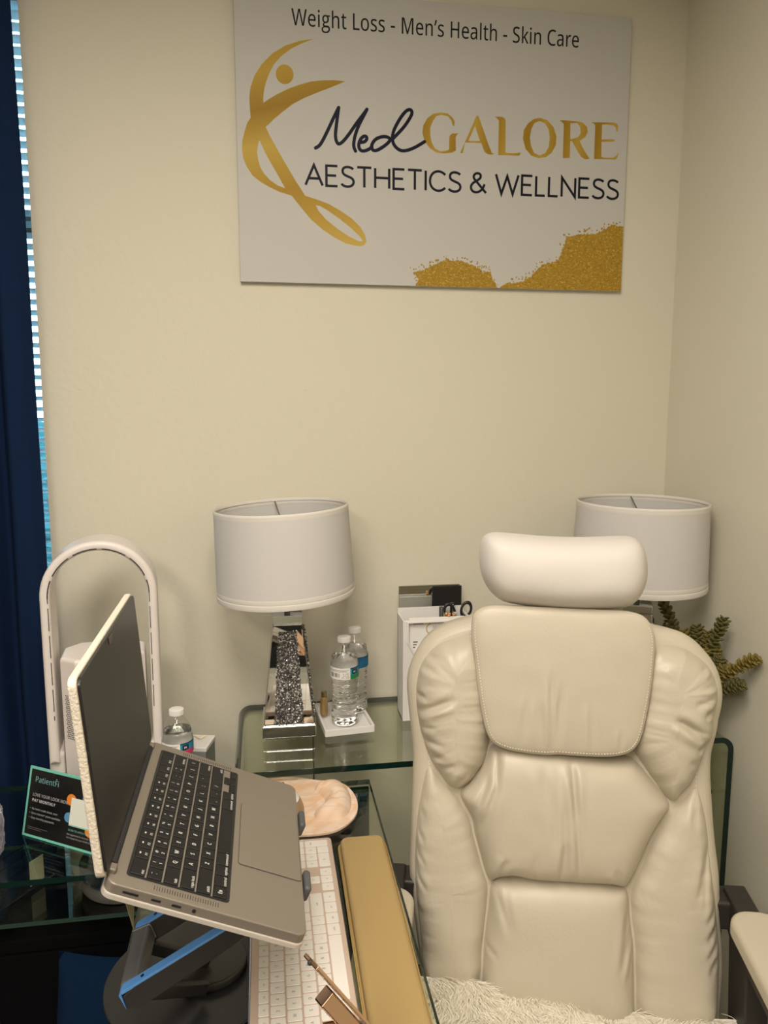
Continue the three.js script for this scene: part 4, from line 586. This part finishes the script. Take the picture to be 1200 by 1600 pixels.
{
  const ang = -15.4 * D2R, bx = .4741, bz = .6954;
  const ch = thing('office_chair', 'cream leather high-back office chair with pillow headrest facing the viewer', 'chair', [bx, 0, bz], ang);
  const sil = smoothPoly(CHAIR.sil, 2);
  const shellG = uvMetres(extrude(sil, .06, .026, [], 7), 5); shellG.translate(0, 0, -.080);
  const back = mesh('backrest', shellG, M.leather, ch, [0, .55, 0], [-12 * D2R, 0, 0]);
  const pads = {};
  const add = (name, key, o, label) => { const p = panel(CHAIR[key], { creases: CREASE[key], ...o }); pads[key] = p; const m = mesh(name, p.geometry, M.leather, back); if (label) m.userData.label = label; return m; };
  add('side_panel', 'sideL', { base: .002, bulge: .024, R: .012, dome: .008, gather: .004, skirt: .012 });
  add('side_panel', 'sideR', { base: .002, bulge: .024, R: .012, dome: .008, gather: .004, skirt: .012 });
  add('lumbar_panel', 'low', { base: .004, bulge: .027, R: .012, dome: .016, skirt: .014 });
  add('shoulder_wing', 'wingL', { base: .003, bulge: .040, R: .015, dome: .014, gather: .007, skirt: .012 });
  add('shoulder_wing', 'wingR', { base: .003, bulge: .040, R: .015, dome: .014, gather: .007, skirt: .012 });
  add('middle_panel', 'mid', { base: .006, bulge: .036, R: .013, dome: .016, skirt: .016, nr: 56, n: 200 });
  const fl = add('neck_flap', 'flap', { base: .047, bulge: .006, R: .004, dome: .010, skirt: .02, nr: 50, n: 200 }, 'smooth leather flap over the upper back');
  // stitching: short threads a little inside the flap edge and along the outer seam
  const stitch = (B, c, hAt, inset, pick, step) => { const list = []; let acc = 0; for (let i = 0; i < B.length; i++) { const a = B[i], b = B[(i + 1) % B.length], L = Math.hypot(b[0] - a[0], b[1] - a[1]); acc += L; if (acc < step || !pick(a)) continue; acc = 0; const tx = (b[0] - a[0]) / L, ty = (b[1] - a[1]) / L, p = [a[0] - ty * inset, a[1] + tx * inset]; list.push(at(rbox(step * .62, .0011, .0011, .0005, 1), p[0], p[1], hAt(p[0], p[1]), 0, 0, Math.atan2(ty, tx))); } return merge(list); };
  const fine = (B) => { const o = []; for (let i = 0; i < B.length; i++) { const a = B[i], b = B[(i + 1) % B.length]; for (let k = 0; k < 4; k++) o.push([a[0] + (b[0] - a[0]) * k / 4, a[1] + (b[1] - a[1]) * k / 4]); } return o; };
  stuff(mesh('stitching', stitch(fine(pads.flap.B), pads.flap.c, (x, y) => pads.flap.height(x, y, .95) + .0006, .006, (p) => p[1] < .56, .0042), M.thread, fl));
  stuff(mesh('stitching', stitch(fine(sil), [0, 0], () => .0064, .030, (p) => p[1] > .05, .0045), M.thread, back));
  // headrest pillow: front and back bulge, carried on two hidden stems
  { const o = { base: 0, bulge: .046, R: .0125, dome: .012, skirt: 0, n: 160, nr: 44 }, f = panel(CHAIR.head, o), b = panel(CHAIR.head, o).geometry; const p = b.attributes.position; for (let i = 0; i < p.count; i++) p.setZ(i, -p.getZ(i)); const ix = b.index.array; for (let i = 0; i < ix.length; i += 3) { const t = ix[i + 1]; ix[i + 1] = ix[i + 2]; ix[i + 2] = t; } b.computeVertexNormals();
    const hr = mesh('headrest', mergeVertices(merge([f.geometry, b]), 1e-5), M.leatherHead, back, [0, 0, .03]); hr.geometry.computeVertexNormals();
    for (const s of [-1, 1]) mesh('headrest_stem', at(cyl(.006, .006, .16, 12), s * .06, .60, -.03), M.chrome, back); }
  // seat and under-frame
  const seat = uvMetres(rbox(.52, .10, .50, .045, 6), 5); mesh('seat', at(seat, 0, .43, .24), M.leather, ch);
  mesh('seat_pan', at(rbox(.46, .02, .44, .006), 0, .37, .22), M.black, ch);
  mesh('gas_column', at(cyl(.027, .03, .24, 24), 0, .24, .22), M.black, ch);
  mesh('hub', at(cyl(.045, .05, .07, 24), 0, .105, .22), M.black, ch);
  for (let k = 0; k < 5; k++) { const a = k * Math.PI * .4 + .3, x = Math.cos(a) * .30, z = .22 + Math.sin(a) * .30; const leg = mesh('base_leg', bar([0, .11, .22], [x, .075, z], .045, .03), M.black, ch); mesh('caster', at(cyl(.028, .028, .03, 20), x, .029, z, 0, 0, Math.PI / 2), M.blackMatte, leg); }
  for (const s of [-1, 1]) {
    const pad = extrude(roundRect(.082, .345, .034, 8), .012, .010, [], 6); pad.rotateX(-Math.PI / 2); mesh('armrest_pad', at(uvMetres(pad, 5), s * .287, .652, .185), M.leather, ch);
    const fr = extrude([[-.06, .665], [.012, .665], [.02, .640], [.34, .640], [.36, .60], [.33, .375], [.285, .375], [.30, .595], [.06, .595], [.075, .375], [.01, .375], [-.02, .60], [-.06, .62]], .030, .003, [], 2); fr.rotateY(-Math.PI / 2); const af = mesh('armrest_frame', at(fr, s * .285 + .015, 0, 0), M.brownBlack, ch);
    mesh('bolt', at(cyl(.005, .005, .004, 14), s * .292 - s * .017, .617, .12, 0, 0, Math.PI / 2), M.black, af);
    mesh('arm_bracket', at(rbox(.10, .05, .05, .006), s * .255, .632, -.048), M.brownBlack, ch);
  }
  // fur throw
  const ft = thing('fur_throw', 'fluffy cream faux fur throw covering the chair seat', 'throw', [bx, .478, bz], ang);
  const hgt = (u, n) => .012 + .040 * Math.max(0, Math.min(1, (.06 - u) / .3)) * Math.exp(-n * 5) + .012 * noise.noise(u * 9, n * 9, 2) - .10 * Math.max(0, (Math.abs(u) - .25)) - .02 * Math.max(0, u) ;
  const NX = 60, NZ = 50, pos = [], idx = []; for (let j = 0; j <= NZ; j++) for (let i = 0; i <= NX; i++) { const u = -.27 + .54 * i / NX, n = .028 + .46 * j / NZ; pos.push(u, hgt(u, n), n); } for (let j = 0; j < NZ; j++) for (let i = 0; i < NX; i++) { const a = j * (NX + 1) + i, b = a + NX + 1; idx.push(a, b, a + 1, a + 1, b, b + 1); }
  const pg = new THREE.BufferGeometry(); pg.setAttribute('position', new THREE.Float32BufferAttribute(pos, 3)); pg.setIndex(idx); pg.computeVertexNormals(); M.fur.side = THREE.DoubleSide; mesh('pelt', pg, M.fur, ft);
  const bladeG = new THREE.BufferGeometry(), bp = [], bi = []; for (let k = 0; k <= 4; k++) { const t = k / 4, w = .0010 * (1 - t * .8); bp.push(-w, t * .95 - .1 * t * t, .45 * t * t, w, t * .95 - .1 * t * t, .45 * t * t); if (k) { const a = (k - 1) * 2; bi.push(a, a + 1, a + 2, a + 1, a + 3, a + 2); } } bladeG.setAttribute('position', new THREE.Float32BufferAttribute(bp, 3)); bladeG.setIndex(bi); bladeG.computeVertexNormals();
  const CNT = 100000, inst = new THREE.InstancedMesh(bladeG, M.fur, CNT), o3 = new THREE.Object3D(); const col = new THREE.Color();
  for (let i = 0; i < CNT; i++) { const u = rr(-.275, .275), n = .028 + .30 * Math.pow(rnd(), 1.3); const cl = noise.noise(u * 26, n * 26, 4), c2 = noise.noise(u * 26, n * 26, 14); o3.position.set(u, hgt(Math.max(-.27, Math.min(.27, u)), n) - .002, n); o3.rotation.set(1.05 + .4 * cl + rr(-.4, .3), 2.6 * c2 + rr(-.7, .7), .5 * c2 + rr(-.35, .35), 'YXZ'); const L = .030 * rr(.55, 1.3); o3.scale.set(1.15, L, L); o3.updateMatrix(); inst.setMatrixAt(i, o3.matrix); const v = rr(.86, 1.08); col.setRGB(v, v * .985, v * .95); inst.setColorAt(i, col); }
  inst.name = 'fur_pile'; inst.castShadow = inst.receiveShadow = true; ft.add(stuff(inst));
}
renderer.render(scene, camera);
